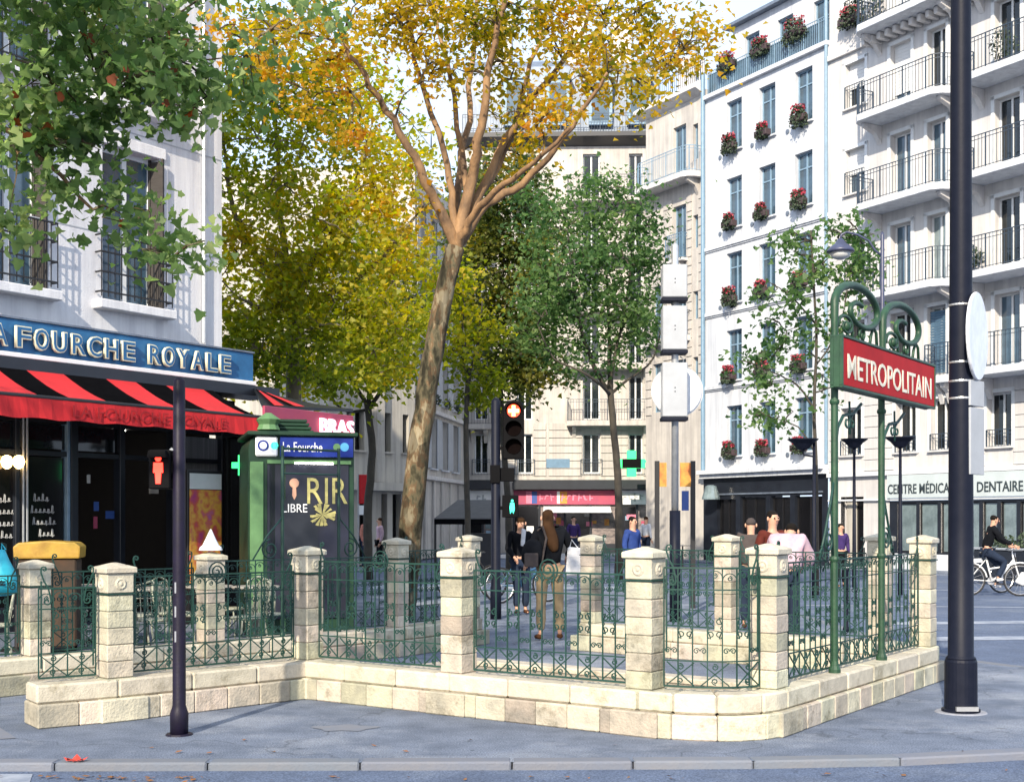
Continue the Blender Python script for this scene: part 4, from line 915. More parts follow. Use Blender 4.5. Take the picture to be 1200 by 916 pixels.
# ceiling spots and warm wall lamps
for px, py in ((143, 505), (68, 506), (131, 519), (104, 524)):
    d = (3.07 - EYE) * FPX / (HOR - py); p = W(px, py, d); MB().lathe([(.06, 0), (.06, .02)], n=10).obj('ceiling_spot', 'spot', cf, tuple(cf.matrix_basis.inverted() @ Vector((p.x, p.y, 3.07))))
for px in (3, 17): MB().lathe([(.02, -.10), (.06, -.07), (.085, 0), (.06, .07), (.02, .09)], n=12).obj('wall_lamp', 'warm_lamp', cf, (xc(px), -.10, CF.z(px, 541)), smooth=True)
# sign
SG = CF.off(.75); xs_ = SG.s
sz0, sz1 = SG.z(150, 429), SG.z(150, 393)
sg = thing('cafe_sign', 'long blue fascia sign with pale outlined letters LA FOURCHE ROYALE', 'sign', SG.P(xs_(-60)), SG.rot); o_ = xs_(-60); LS = xs_(297) - o_
MB().box(0, LS, 0, .16, sz0, sz1).obj('board', 'sign_blue', sg, bevel=.01); MB().box(-.01, LS + .02, -.05, .2, sz0 - .07, sz0 - .003).obj('lower_trim', 'white_paint', sg, bevel=.008); MB().box(0, LS, .16, .76, sz0 + .05, sz1 - .05).obj('sign_box', 'shop_dark', sg)
MB().box(-.01, LS + .01, -.02, .2, sz1 + .003, sz1 + .03).obj('upper_trim', 'zinc', sg)
def letters(txt, pa, pb):
    """each letter is a child: a pale solid with a bright outline tube"""
    a, b = xs_(pa) - o_, xs_(pb) - o_; n = sum(1 if c != ' ' else .6 for c in txt); st_ = (b - a) / n; x = a
    for c in txt:
        if c == ' ': x += st_ * .6; continue
        wd_ = st_ * (.80 if c not in 'I' else .2)
        h = (sz1 - sz0) * .60
        o = text('letter', c, h, 'neon_tube', sg, (x + st_ / 2, -.055, sz0 + (sz1 - sz0) * .17), depth=.025, width=wd_, off=.016)
        o2 = text('letter_face', c, h, 'sign_blue', sg, (x + st_ / 2, -.083, sz0 + (sz1 - sz0) * .17 + h * .0), depth=.002, width=wd_ * .90, off=.0)
        x += st_
letters('LA', -42, 8); letters('FOURCHE', 12, 156); letters('ROYALE', 168, 268)
# awning
AW0, AW1 = -.78, -1.95; za0 = sz0 - .22; VP_ = CF.off(1.95); xv = VP_.s; vz0, vz1 = VP_.z(160, 499), VP_.z(160, 477)
aw = thing('cafe_awning', 'red and black striped awning with a red valance over the terrace', 'awning', CF.P(0), CF.rot)
a0, a1 = xv(-80), xv(311); n = 11; st_ = .60; x = a1; i = 0
while x > a0:
    m = 'awning_red' if i % 2 else 'awning_black'; x2 = x - (st_ * (.62, 1.25, .95, .9, 1.2, 1.0, .8, 1.1, 1, 1, 1, 1, 1, 1, 1, 1)[i % 16] if i else .2)
    mb = MB(); k = 5; vs = []
    for j in range(k + 1):
        t = j / k; y = AW0 + (AW1 - AW0) * t; z = za0 + (vz1 - za0) * t - .05 * math.sin(PI * t); vs += [(x, y, z), (x2, y, z), (x2, y, z - .012), (x, y, z - .012)]
    fs = []
    for j in range(k): b = 4 * j; fs += [(b, b+1, b+5, b+4), (b+2, b+3, b+7, b+6), (b+1, b+2, b+6, b+5), (b+3, b, b+4, b+7)]
    mb.add(vs, fs); mb.obj('canvas_strip', m, aw); x = x2; i += 1
mb = MB(); nn = 60; vs = []
for j in range(nn + 1):
    x = a0 + (a1 - a0) * j / nn; yy = AW1 - .02 + .012 * math.sin(j * 1.7); vs += [(x, AW1, vz1 + .02), (x, yy, vz0 + .01 * math.sin(j * .9))]
mb.add(vs, [(2*j, 2*j+2, 2*j+3, 2*j+1) for j in range(nn)]); mb.obj('valance', 'awning_red', aw)
mat('valance_letter', (.33, .009, .013), .8)
text('valance_lettering', 'LA FOURCHE ROYALE', .15, 'valance_letter', aw, ((xv(60) + xv(280)) / 2, AW1 - .036, vz0 + .06), depth=.002, width=xv(268) - xv(90))
MB().tube([(a0, AW1 + .02, vz1 + .02), (a1, AW1 + .02, vz1 + .02)], .03, 8).obj('front_bar', 'black_iron', aw)
for px in (-20, 130, 260): MB().tube([(xv(px), -.1, 3.5), (xv(px) + .5, -1.1, 3.15), (xv(px), AW1 + .05, vz1 - .03)], .025, 6).obj('arm', 'black_iron', aw)
MB().box(-14, .55, -.80, -.1, sz0 - .24, sz0 - .075).obj('awning_case', 'shop_dark', aw)
# turned corner of the terrace canopy with BRAS...
pA = W(309, 608, VP_.d(311)); pB = W(413, 608, 21.6)
QP = Plane(pA.x, pA.y, pB.x - pA.x, pB.y - pA.y); LQ = (Vector((pB.x, pB.y)) - Vector((pA.x, pA.y))).length
cn = thing('corner_canopy', 'dark sloping corner canopy with red band and pink BRAS lettering', 'awning', (pA.x, pA.y, 0), QP.rot)
bz = QP.z(360, 510); bt = QP.z(360, 481)
MB().box(0, LQ, -.02, .03, bz, bt).obj('fascia', 'shop_pink', cn, bevel=.006)
inv = cn.matrix_basis.inverted(); cw = inv @ CF.P(0, -.76, sz0 - .1)
rb = [(0, .02, bt + .0), (LQ + .05, .02, bt + .12), (LQ + 1.0, 2.6, bt + .5), (cw.x, cw.y, cw.z)]
MB().add([Vector(p) for p in rb] + [Vector(p) - Vector((0, 0, .05)) for p in rb], [(0,1,2,3), (7,6,5,4), (0,4,5,1), (1,5,6,2), (2,6,7,3), (3,7,4,0)]).obj('roof', 'shop_dark', cn)
for t in (.12, .34):
    p, q_ = Vector(rb[0]).lerp(Vector(rb[1]), t), Vector(rb[3]).lerp(Vector(rb[2]), t * .3)
    p2, q2 = Vector(rb[0]).lerp(Vector(rb[1]), t + .1), Vector(rb[3]).lerp(Vector(rb[2]), t * .3 + .06); u = Vector((0, 0, .012))
    MB().add([p + u, p2 + u, q2 + u, q_ + u], [(0, 1, 2, 3)]).obj('red_stripe', 'awning_red', cn)
mat('neon_pink', (.9, .5, .6), .4, emit=(1, .55, .65), es=1.0)
text('lettering', 'BRAS', .25, 'neon_pink', cn, (QP.s(392), -.05, bz + .05), depth=.02, width=QP.s(411) - QP.s(372), off=.004)
for x in (LQ - .1, LQ * .05): MB().box(x - .05, x + .05, .0, .1, 0, bz).obj('post', 'black_iron', cn)
MB().box(.1, LQ - .1, .3, .4, .0, 2.9).obj('glazing', 'glass_dark', cn)
SP = Pl(262, 21.45, 310, 19.9); q0, q1 = SP.s(262), SP.s(311)
sv = thing('terrace_side_glazing', 'dark glazed side of the terrace between the cafe corner and the kiosk', 'glazing', SP.P(0), SP.rot)
MB().box(q0, q1, .0, .03, .4, 2.95).obj('pane', 'glass_dark', sv); MB().box(q0, q1, -.02, .05, 0, .4).obj('kick_panel', 'shop_dark', sv); MB().box(q0, q1, -.03, .06, 2.95, 3.2).obj('header', 'shop_dark', sv)
for k in range(3): x = q0 + (q1 - q0) * (.1 + .4 * k); MB().box(x - .04, x + .04, -.04, .07, .0, 2.949).obj('mullion', 'black_iron', sv)
# posters and boards by the entrance
mat('poster_bright', (.55, .20, .06), .5, col2=(.35, .05, .22), scale=4); 
def posterm():
    m = mat('poster', (.6, .3, .1), .45); nt = m.node_tree; L = nt.links.new; b = nt.nodes['Principled BSDF']
    tc = N(nt, 'ShaderNodeTexCoord'); n = N(nt, 'ShaderNodeTexNoise'); n.inputs['Scale'].default_value = 3.4; n.inputs['Detail'].default_value = 3; L(tc.outputs['Object'], n.inputs['Vector'])
    r = ramp(nt, [(.30, (.45, .04, .20)), (.42, (.62, .10, .05)), (.52, (.75, .42, .06)), (.60, (.65, .14, .10)), (.70, (.40, .12, .45))]); L(n.outputs[0], r.inputs[0]); L(r.outputs[0], b.inputs['Base Color'])
posterm()
PO = CF.off(1.1); t = thing('poster_stand', 'colourful orange and pink poster in a dark stand by the cafe door', 'poster', PO.P(PO.s(222)), PO.rot)
wz = PO.s(259) - PO.s(222); MB().box(-.04, wz + .04, 0, .08, .55, 2.35).obj('frame', 'black_iron', t, bevel=.01); MB().box(0, wz, -.01, -.002, .62, 2.05).obj('print', 'poster', t); MB().box(0, wz, -.012, -.003, 2.06, 2.3).obj('header', 'white_paint', t)
for x in (.03, wz - .03): MB().box(x - .03, x + .03, 0, .08, 0, .55).obj('leg', 'black_iron', t)
# ------------------------------------------------------------------ lift kiosk with the blue station name
KP = Pl(291, 17.2, 415, 17.6); kx = lambda p: KP.s(p); KL_ = kx(415)
mat('kiosk_green', (.012, .042, .022), .5, col2=(.008, .028, .016), scale=3, spec=.3); mat('kiosk_light', (.10, .21, .09), .5, spec=.3)
mat('station_blue', (.012, .030, .22), .5, spec=.2); mat('poster_dark', (.010, .012, .030), .45, col2=(.006, .007, .014), scale=2); mat('poster_gold', (.48, .44, .16), .5, col2=(.16, .15, .06), scale=6)
mat('skin', (.50, .28, .19), .6, scale=20, dirt=.08)
ki = thing('metro_lift_kiosk', 'green metro lift kiosk with blue La Fourche name band and dark poster', 'kiosk', KP.P(0), KP.rot)
zt = KP.z(350, 506); zb2 = KP.z(350, 537); zp = KP.z(350, 541)
pts = [(0, 0), (KL_, 0), (KL_, zt)] + [(.25 - .25 * math.sin(a), zt - .25 + .25 * math.cos(a)) for a in [PI / 2 * i / 6 for i in range(7)]]
MB().prism(pts, 0, 1.6, 'y').obj('body', 'kiosk_green', ki, bevel=.01)
for a, b, m in ((.02, .20, 'kiosk_light'), (.27, .36, 'kiosk_green'), (.42, .50, 'kiosk_light')): MB().box(a, b, -.03, -.002, .0, zb2 - .05).obj('pilaster', m, ki, bevel=.008)
MB().box(kx(313), KL_ - .08, -.03, -.002, .25, zp - .03).obj('poster_case', 'poster_dark', ki, bevel=.005)
MB().box(kx(313), KL_ - .05, -.05, -.003, zp - .028, zp + .02).obj('case_light', 'kiosk_light', ki); MB().box(kx(345), kx(390), -.06, -.051, zp - .03, zp - .012).obj('strip_lamp', 'spot', ki)
MB().box(kx(328), KL_ - .02, -.05, -.003, zb2 + .02, zt - .07).obj('name_band', 'station_blue', ki, bevel=.004)
text('lettering', 'La Fourche', .13, 'white_paint', ki, (kx(354), -.053, zb2 + .09), depth=.003, width=kx(377) - kx(331))
MB().box(kx(299), kx(325), -.05, -.003, zb2 + .02, zt - .07).obj('logo_plate', 'white_paint', ki, bevel=.02)
for px, py, r, m in ((308, 522, .075, 'station_blue'), (321, 522, .05, 'green_lamp'), (394, 524, .05, 'kiosk_light'), (403, 524, .06, 'sky_blue')):
    if m == 'sky_blue': mat('sky_blue', (.08, .35, .65), .5)
    MB().lathe([(r, 0), (r, .006)], (kx(px), -.058, KP.z(px, py)), 14, 'y').obj('line_badge', m, ki)
MB().lathe([(.05, 0), (.05, .004)], (kx(308), -.0605, KP.z(308, 522)), 12, 'y').obj('line_badge', 'white_paint', ki)
text('line_number', '13', .07, 'letter_grey', ki, (kx(321), -.0605, KP.z(321, 522) - .035), depth=.002)
MB().box(-.02, KL_ + .04, -.10, 1.7, zt - .055, zt).obj('eave', 'kiosk_green', ki, bevel=.01)
# stepped crown with a corner ornament, standing behind
for i in range(4): MB().box(.18 + .06 * i, kx(371) - .03 * i, .3, 1.5, zt + .05 * i + .003, zt + .05 * i + .045).obj('crown_step', 'kiosk_green', ki, bevel=.008)
MB().lathe([(.04, 0), (.16, .03), (.13, .10), (.17, .17), (.10, .22), (.04, .26)], (.28, .15, zt), 10).obj('corner_ornament', 'kiosk_light', ki)
# poster: standing man, word and gold lettering
MB().prism([(kx(330), .45), (kx(374), .45), (kx(372), 1.5), (kx(366), 1.80), (kx(352), 1.95), (kx(340), 1.95), (kx(331), 1.82)], -.038, -.031, 'y').obj('printed_figure', 'shop_dark', ki)
MB().lathe([(.001, -.009), (.062, -.009), (.066, 0)], (kx(344.5), -.033, KP.z(344.5, 566)), 16, 'y').obj('printed_face', 'skin', ki)
MB().prism([(kx(342), 1.92), (kx(344.5), 1.86), (kx(347), 1.92), (kx(346.5), 2.03), (kx(342.5), 2.03)], -.041, -.039, 'y').obj('printed_neck', 'skin', ki)
text('poster_word', 'LIBRE', .115, 'white_paint', ki, (kx(345), -.045, KP.z(345, 600)), depth=.002, width=.33)
text('gold_word', 'RIR', .36, 'poster_gold', ki, (kx(382), -.040, KP.z(380, 590)), depth=.003, width=.55)
rr = random.Random(5); mb = MB()
for i in range(46):
    a = rr.uniform(0, 6.28); r = rr.uniform(.05, .2); c_ = (kx(377), KP.z(377, 603)); t1, t2 = a - .12, a + .12
    mb.add([(c_[0], -.0415 - i * .0001, c_[1]), (c_[0] + r * math.cos(t1), -.0415 - i * .0001, c_[1] + r * math.sin(t1) * .8), (c_[0] + r * math.cos(t2), -.0415 - i * .0001, c_[1] + r * math.sin(t2) * .8)], [(0, 1, 2)])
mb.obj('printed_burst', 'poster_gold', ki)
gc = thing('small_pharmacy_cross', 'small green lit cross left of the kiosk', 'sign', (W(283, 545, 19).x, 19, 0)); zc = W(283, 545, 19).z
MB().box(-.045, .045, -.03, .03, zc - .15, zc + .15).obj('cross_arm', 'neon_green', gc); MB().box(-.14, -.047, -.03, .03, zc - .045, zc + .045).obj('cross_arm', 'neon_green', gc); MB().box(.047, .14, -.03, .03, zc - .045, zc + .045).obj('cross_arm', 'neon_green', gc); MB().tube([(.0, .03, zc), (0, .8, zc), (0, .8, 0)], .02, 5).obj('post', 'black_iron', gc)
# ------------------------------------------------------------------ trees
G1, G2, G3 = (.018, .040, .010), (.045, .085, .018), (.10, .13, .022)
leafmat('leaf_gold', [(0, (.06, .085, .012)), (.22, (.16, .17, .018)), (.40, (.40, .30, .025)), (.62, (.56, .37, .045)), (.80, (.50, .22, .03)), (1, (.28, .10, .02))], .45, .6)
leafmat('leaf_yellowgreen', [(0, (.085, .12, .020)), (.30, (.20, .25, .035)), (.55, (.38, .38, .05)), (.78, (.64, .50, .08)), (.92, (.60, .32, .05)), (1, (.40, .17, .03))], .30, .68)
leafmat('leaf_green', [(0, (.030, .070, .024)), (.35, (.065, .13, .045)), (.65, (.13, .22, .075)), (1, (.26, .34, .12))], .5, .55)
leafmat('leaf_near', [(0, (.045, .085, .030)), (.35, (.115, .19, .065)), (.65, (.25, .34, .13)), (.88, (.42, .47, .20)), (1, (.40, .32, .09))], .9, .6, .38)
leafmat('leaf_dark', [(0, (.030, .050, .014)), (.45, (.075, .105, .028)), (.75, (.18, .19, .04)), (1, (.42, .33, .06))], .6, .55)
T4 = np.array([(0, 0, 0), (.42, .45, .10), (0, 1.1, -.05), (-.42, .45, .10)])
T5 = np.array([(0, 0, 0), (.55, .30, .12), (.28, .62, .02), (0, 1.15, -.10), (-.30, .60, .03), (-.55, .28, .12)])
PL = np.array([(0, 0, .0), (.26, -.05, .06), (.52, .04, .24), (.46, .26, .12), (.64, .50, .30), (.36, .62, .06), (.20, .92, -.10), (.0, 1.12, -.28), (-.24, .88, -.08), (-.34, .60, .08), (-.60, .44, .28), (-.44, .25, .10), (-.50, .0, .2), (-.22, -.04, .05)])
def leaf_mesh(name, m, cen, size, tpl, rs, up=.5):
    n = len(cen); k = len(tpl); nz = rs.normal(size=(n, 3)); nz[:, 2] = np.abs(nz[:, 2]) + up; nz /= np.linalg.norm(nz, axis=1)[:, None]
    t = rs.normal(size=(n, 3)); t[:, 2] -= .6; t -= nz * (t * nz).sum(1)[:, None]; t /= np.linalg.norm(t, axis=1)[:, None] + 1e-9; b = np.cross(nz, t)
    s = size * rs.uniform(.6, 1.25, n)[:, None]
    V = cen[:, None, :] + s[:, None, :] * (tpl[None, :, 0:1] * b[:, None, :] + tpl[None, :, 1:2] * t[:, None, :] + tpl[None, :, 2:3] * nz[:, None, :])
    me = bpy.data.meshes.new(name); me.vertices.add(n * k); me.vertices.foreach_set('co', V.reshape(-1).astype(np.float32))
    me.loops.add(n * k); me.loops.foreach_set('vertex_index', np.arange(n * k, dtype=np.int32)); me.polygons.add(n)
    me.polygons.foreach_set('loop_start', np.arange(0, n * k, k, dtype=np.int32)); me.update(calc_edges=True); me.materials.append(MATS[m]); return me
def limb(mb, pts, r0, r1, n=8, wob=.0, rr=random):
    """a tapered, slightly crooked limb through the given points"""
    P = [Vector(p) for p in pts]; out = []
    for i in range(len(P) - 1):
        a = P[max(i - 1, 0)]; b = P[i]; c = P[i + 1]; d = P[min(i + 2, len(P) - 1)]
        for j in range(4):
            t = j / 4; out.append(.5 * ((2 * b) + (c - a) * t + (2 * a - 5 * b + 4 * c - d) * t * t + (3 * b - a - 3 * c + d) * t ** 3) + Vector((rr.gauss(0, wob), rr.gauss(0, wob), rr.gauss(0, wob))))
    out.append(P[-1]); k = len(out); mb.tube(out, [r0 + (r1 - r0) * (i / (k - 1)) ** .8 for i in range(k)], n); return out
def tree(label, base, trunk, limbs, blobs, lm, bark, leaf, seed, tpl=T5, cl=.34, per=60, group=None, pieces=0, name='tree', twig=.012, thin=1.0):
    """trunk and limbs are world points with radii; blobs are (centre, (rx, ry, rz), clumps)"""
    rr = random.Random(seed); rs = np.random.RandomState(seed); base = Vector(base)
    t = thing(name, label, 'tree', base, 0, group); nodes = []
    mb = MB(); pts, r0, r1 = trunk; o = limb(mb, [Vector(p) - base for p in pts], r0, r1, 12, r0 * .04, rr); mb.obj('trunk', bark, t, smooth=True); nodes += [(p, r1) for p in o[len(o) // 2:]]
    for pts, r0, r1 in limbs:
        mb = MB(); o = limb(mb, [Vector(p) - base for p in pts], r0, r1, 7, r1 * .8, rr); mb.obj('limb', 'bark_limb' if bark == 'bark_plane' else bark, t, smooth=True); nodes += [(p, r1) for p in o[2:]]
    cents = []; mb = MB()
    NP = np.array([tuple(n[0]) for n in nodes])
    for c, r, k in blobs:
        c = Vector(c) - base; k = max(1, int(k * thin + .5))
        for i in range(k):
            u = Vector((rr.gauss(0, 1), rr.gauss(0, 1), rr.gauss(0, 1))).normalized() * (rr.uniform(.15, 1) ** .45); p = c + Vector((u.x * r[0], u.y * r[1], u.z * r[2]))
            cents.append(p)
            j = int(np.argmin(((NP - np.array(tuple(p))) ** 2).sum(1))); q = Vector(NP[j])
            if (q - p).length < 4.5:
                mid = (p + q) / 2 + Vector((rr.gauss(0, .12), rr.gauss(0, .12), (p - q).length * .10)); mb.tube([q, q.lerp(mid, .5) + Vector((0, 0, .03)), mid, p], [twig * 1.7, twig * 1.4, twig, twig * .4], 4)
                if i % 3 == 0: NP = np.vstack([NP, np.array([tuple(mid), tuple(p)])])
    if mb.v: mb.obj('twigs', bark, t, kind='stuff')
    A = np.array([tuple(c) for c in cents]); n = len(A) * per
    cen = np.repeat(A, per, axis=0) + rs.normal(size=(n, 3)) * cl * np.repeat(rs.uniform(.5, 1.25, len(A)), per)[:, None] * np.array([1, 1, .72])
    link('foliage', leaf_mesh('foliage', lm, cen, leaf, tpl, rs), t, kind='stuff')
    return t, rs
def blob(px, py, d, rpx, rpy, k, rd=None):
    s = d / FPX; return (W(px, py, d), (rpx * s, rd if rd else (rpx + rpy) / 2 * s, rpy * s), k)
# --- the big golden plane tree in the middle
w = W; B = w(472, 722, 21); B.z = 0
trunk = ([B, w(478, 660, 21), w(487, 560, 21), w(497, 480, 21), w(508, 410, 21), w(520, 345, 21), w(534, 290, 21)], .215, .15)
F_ = w(534, 292, 21)
L_ = lambda pts, a, b: ([F_] + [w(x, y, d) for x, y, d in pts], a, b)
limbs = [L_([(517, 250, 20.8), (492, 200, 20.5), (460, 140, 20.2), (425, 90, 19.8), (400, 50, 19.5)], .11, .03),
 L_([(530, 240, 21), (520, 175, 21), (492, 90, 20.8), (478, 20, 20.6), (470, -40, 20.5)], .08, .02),
 L_([(545, 240, 21.3), (540, 170, 21.5), (528, 90, 21.6), (510, 20, 22), (500, -60, 22)], .075, .02),
 L_([(552, 215, 21), (560, 165, 20.7), (572, 90, 20.4), (590, 10, 20.2), (600, -60, 20)], .12, .03),
 L_([(560, 235, 21.2), (585, 180, 21.4), (620, 120, 21.6), (660, 70, 21.8), (690, 20, 22), (705, -30, 22)], .10, .022),
 L_([(570, 240, 21), (612, 215, 20.8), (650, 175, 20.4), (690, 120, 20), (712, 85, 19.7)], .10, .022),
 L_([(565, 225, 21.3), (600, 160, 21.8), (618, 90, 22.2), (640, 20, 22.6)], .09, .03),
 L_([(550, 260, 20.7), (580, 225, 20), (625, 190, 19.2), (668, 150, 18.6)], .09, .025),
 L_([(538, 215, 21.8), (548, 140, 22.6), (556, 60, 23), (560, -30, 23.4)], .09, .03)]
blobs = [blob(340, 60, 19.5, 90, 55, 34), blob(430, 20, 20, 90, 40, 30), blob(520, 15, 20.5, 90, 38, 26), blob(610, 20, 21, 80, 45, 30), blob(700, 20, 21, 80, 45, 36), blob(780, 45, 21, 60, 55, 34),
 blob(690, 90, 20.5, 45, 35, 16), blob(610, 110, 21, 40, 40, 10), blob(740, 110, 20, 50, 30, 10), blob(655, 140, 19, 35, 25, 8), blob(400, 130, 19.8, 80, 45, 14), blob(480, 60, 20, 60, 60, 10), blob(560, 120, 21.5, 60, 60, 7), blob(610, 185, 22, 50, 25, 8), blob(490, 240, 21, 40, 40, 6), blob(590, 40, 20, 120, 60, 12)]
blobs += [(W(560, -120, 21), (4.6, 3.8, 1.8), 60)]
t, rs = tree('big golden-leaved plane tree with leaning mottled trunk in the middle', B, trunk, limbs, blobs, 'leaf_gold', 'bark_plane', .092, 11, cl=.27, per=46, name='plane_tree', thin=.66)
# --- yellow-green tree behind it on the left
B = w(350, 700, 27); B.z = 0
trunk = ([B, w(348, 560, 27), w(343, 450, 27), w(345, 360, 27), w(340, 310, 27)], .20, .13); F_ = w(345, 350, 27)
limbs = [L_([(330, 280, 27), (325, 200, 27), (322, 120, 27)], .10, .03), L_([(375, 300, 27), (405, 240, 27), (430, 170, 26.5)], .09, .03), L_([(300, 300, 26.5), (270, 230, 26), (262, 160, 26)], .09, .03), L_([(400, 340, 27), (450, 300, 27), (490, 250, 27.5)], .08, .02), L_([(310, 360, 26), (275, 345, 25.5)], .07, .02)]
blobs = [blob(300, 150, 26, 75, 75, 55), blob(380, 120, 27, 85, 65, 60), blob(450, 190, 27, 60, 70, 46), blob(330, 250, 26, 95, 65, 64), blob(430, 290, 27, 75, 65, 56), blob(290, 330, 26, 70, 60, 44), blob(370, 360, 26.5, 85, 50, 56), blob(460, 370, 27, 55, 45, 30), blob(330, 415, 26, 70, 30, 26), blob(430, 420, 26.5, 60, 28, 20), blob(290, 60, 26, 60, 40, 14), blob(270, 395, 25.5, 50, 40, 24)]
tree('yellow-green street tree with dense crown beside the cafe corner', B, trunk, limbs, blobs, 'leaf_yellowgreen', 'bark', .115, 12, cl=.34, per=56, thin=.80, name='street_tree', group='street trees behind the entrance')
# second left tree, darker, farther
B = w(432, 680, 34); B.z = 0
trunk = ([B, w(431, 600, 34), w(436, 530, 34), w(430, 470, 34)], .13, .09); F_ = w(432, 480, 34)
limbs = [L_([(455, 440, 34), (470, 400, 34), (480, 350, 34)], .07, .02), L_([(410, 440, 34), (395, 400, 34), (380, 350, 34)], .07, .02), L_([(400, 480, 34), (385, 455, 34)], .05, .02), L_([(432, 400, 34), (430, 330, 34)], .07, .02)]
blobs = [blob(380, 400, 34, 75, 50, 40), blob(450, 400, 34, 60, 45, 34), blob(400, 440, 33, 80, 22, 26), blob(310, 430, 33, 60, 30, 20), blob(480, 340, 35, 60, 60, 34), blob(400, 320, 36, 90, 60, 44)]
tree('darker green street tree with thin forked trunk left of the leaning plane', B, trunk, limbs, blobs, 'leaf_yellowgreen', 'bark_dark', .14, 13, cl=.42, per=50, thin=.85, name='street_tree', group='street trees behind the entrance')
# --- green tree in front of the corner building
B = w(725, 690, 34); B.z = 0
trunk = ([B, w(726, 620, 34), w(724, 560, 34), w(719, 500, 34), w(714, 450, 34)], .12, .085); F_ = w(715, 462, 34)
limbs = [L_([(697, 430, 34), (680, 385, 33.6), (672, 330, 33.4), (665, 270, 33.4)], .08, .02), L_([(714, 410, 34.4), (712, 340, 34.6), (705, 260, 34.8)], .08, .02), L_([(735, 445, 34), (765, 420, 34), (780, 370, 34)], .05, .015), L_([(722, 410, 34), (735, 350, 34), (742, 280, 34)], .06, .02), L_([(690, 440, 33), (650, 420, 33), (630, 380, 33)], .05, .015)]
blobs = [blob(700, 240, 34, 52, 42, 44), blob(660, 300, 33.5, 55, 60, 56), blob(725, 310, 34, 55, 60, 60), blob(690, 375, 34, 70, 45, 56), blob(750, 375, 34, 32, 50, 26), blob(640, 370, 33.5, 40, 50, 30), blob(755, 270, 34, 26, 40, 18), blob(700, 420, 34, 70, 25, 16), blob(630, 250, 34.5, 30, 40, 16)]
tree('round green street tree in front of the corner building', B, trunk, limbs, blobs, 'leaf_green', 'bark_dark', .12, 14, cl=.36, per=46, thin=.66, name='street_tree', group='street trees behind the entrance')
# --- dark tree behind the traffic light
B = w(597, 680, 38); B.z = 0
trunk = ([B, w(596, 600, 38), w(590, 520, 38), w(586, 440, 38)], .12, .08); F_ = w(588, 455, 38)
limbs = [L_([(575, 420, 38), (565, 370, 38), (560, 310, 38)], .07, .02), L_([(605, 420, 38), (615, 370, 38), (620, 300, 38)], .07, .02), L_([(590, 380, 38), (590, 290, 38)], .06, .02), L_([(620, 450, 37), (640, 440, 37)], .04, .015)]
blobs = [blob(575, 330, 38, 45, 60, 46), blob(620, 340, 38, 45, 60, 46), blob(590, 410, 37.5, 60, 40, 44), blob(630, 440, 37, 38, 28, 18), blob(560, 270, 38, 40, 40, 26), blob(600, 270, 38.5, 50, 35, 28), blob(600, 215, 38, 50, 35, 22), blob(560, 230, 37, 30, 40, 14), blob(640, 270, 38, 30, 40, 14)]
tree('dark leafy street tree behind the red traffic light', B, trunk, limbs, blobs, 'leaf_dark', 'bark_dark', .14, 15, cl=.38, per=56, name='street_tree', group='street trees behind the entrance')
B = w(548, 700, 33); B.z = 0
trunk = ([B, w(548, 600, 33), w(546, 500, 33), w(550, 430, 33)], .09, .06); F_ = w(549, 440, 33)
limbs = [L_([(560, 400, 33), (565, 350, 33)], .05, .015), L_([(540, 410, 33), (545, 360, 33)], .05, .015), L_([(545, 470, 33), (552, 480, 33)], .03, .01)]
blobs = [blob(552, 395, 33, 36, 34, 20), blob(556, 460, 33, 26, 30, 13), blob(535, 340, 33.5, 26, 40, 16)]
tree('small yellow-leaved street tree just right of the leaning trunk', B, trunk, limbs, blobs, 'leaf_yellowgreen', 'bark_dark', .13, 16, cl=.32, per=46, name='street_tree', group='street trees behind the entrance')
# --- thin young tree before the white building
B = w(957, 700, 27); B.z = 0
trunk = ([B, w(957, 620, 27), w(956, 540, 27), w(954, 480, 27), w(957, 400, 27), w(954, 340, 27), w(950, 270, 27)], .055, .02); F_ = w(954, 480, 27)
limbs = [L_([(938, 455, 27), (915, 440, 26.8), (890, 430, 26.6)], .03, .01), ([w(955, 430, 27), w(975, 400, 27.2), w(990, 360, 27.4)], .025, .008), ([w(956, 380, 27), w(930, 350, 27), (w(900, 330, 27))], .025, .008), ([w(955, 530, 27), w(935, 500, 27), w(905, 490, 27)], .022, .008), ([w(953, 320, 27), w(975, 290, 27), w(1000, 265, 27)], .02, .006), ([w(955, 460, 27), w(985, 450, 27), w(1010, 445, 27)], .02, .006)]
blobs = [blob(935, 300, 27, 45, 38, 20), blob(985, 290, 27.2, 42, 38, 20), blob(920, 350, 27, 40, 30, 10), blob(1005, 335, 27.4, 30, 25, 9), blob(890, 430, 26.8, 34, 32, 13), blob(930, 400, 27, 35, 28, 9), blob(975, 385, 27, 30, 30, 8), blob(905, 485, 27, 38, 18, 9), blob(960, 450, 27, 28, 24, 5), blob(1010, 285, 27.6, 24, 30, 8)]
tree('thin young tree with sparse leaves in front of the white building', B, trunk, limbs, blobs, 'leaf_green', 'bark_dark', .10, 17, cl=.24, per=24, thin=.75, name='young_tree', tpl=PL)
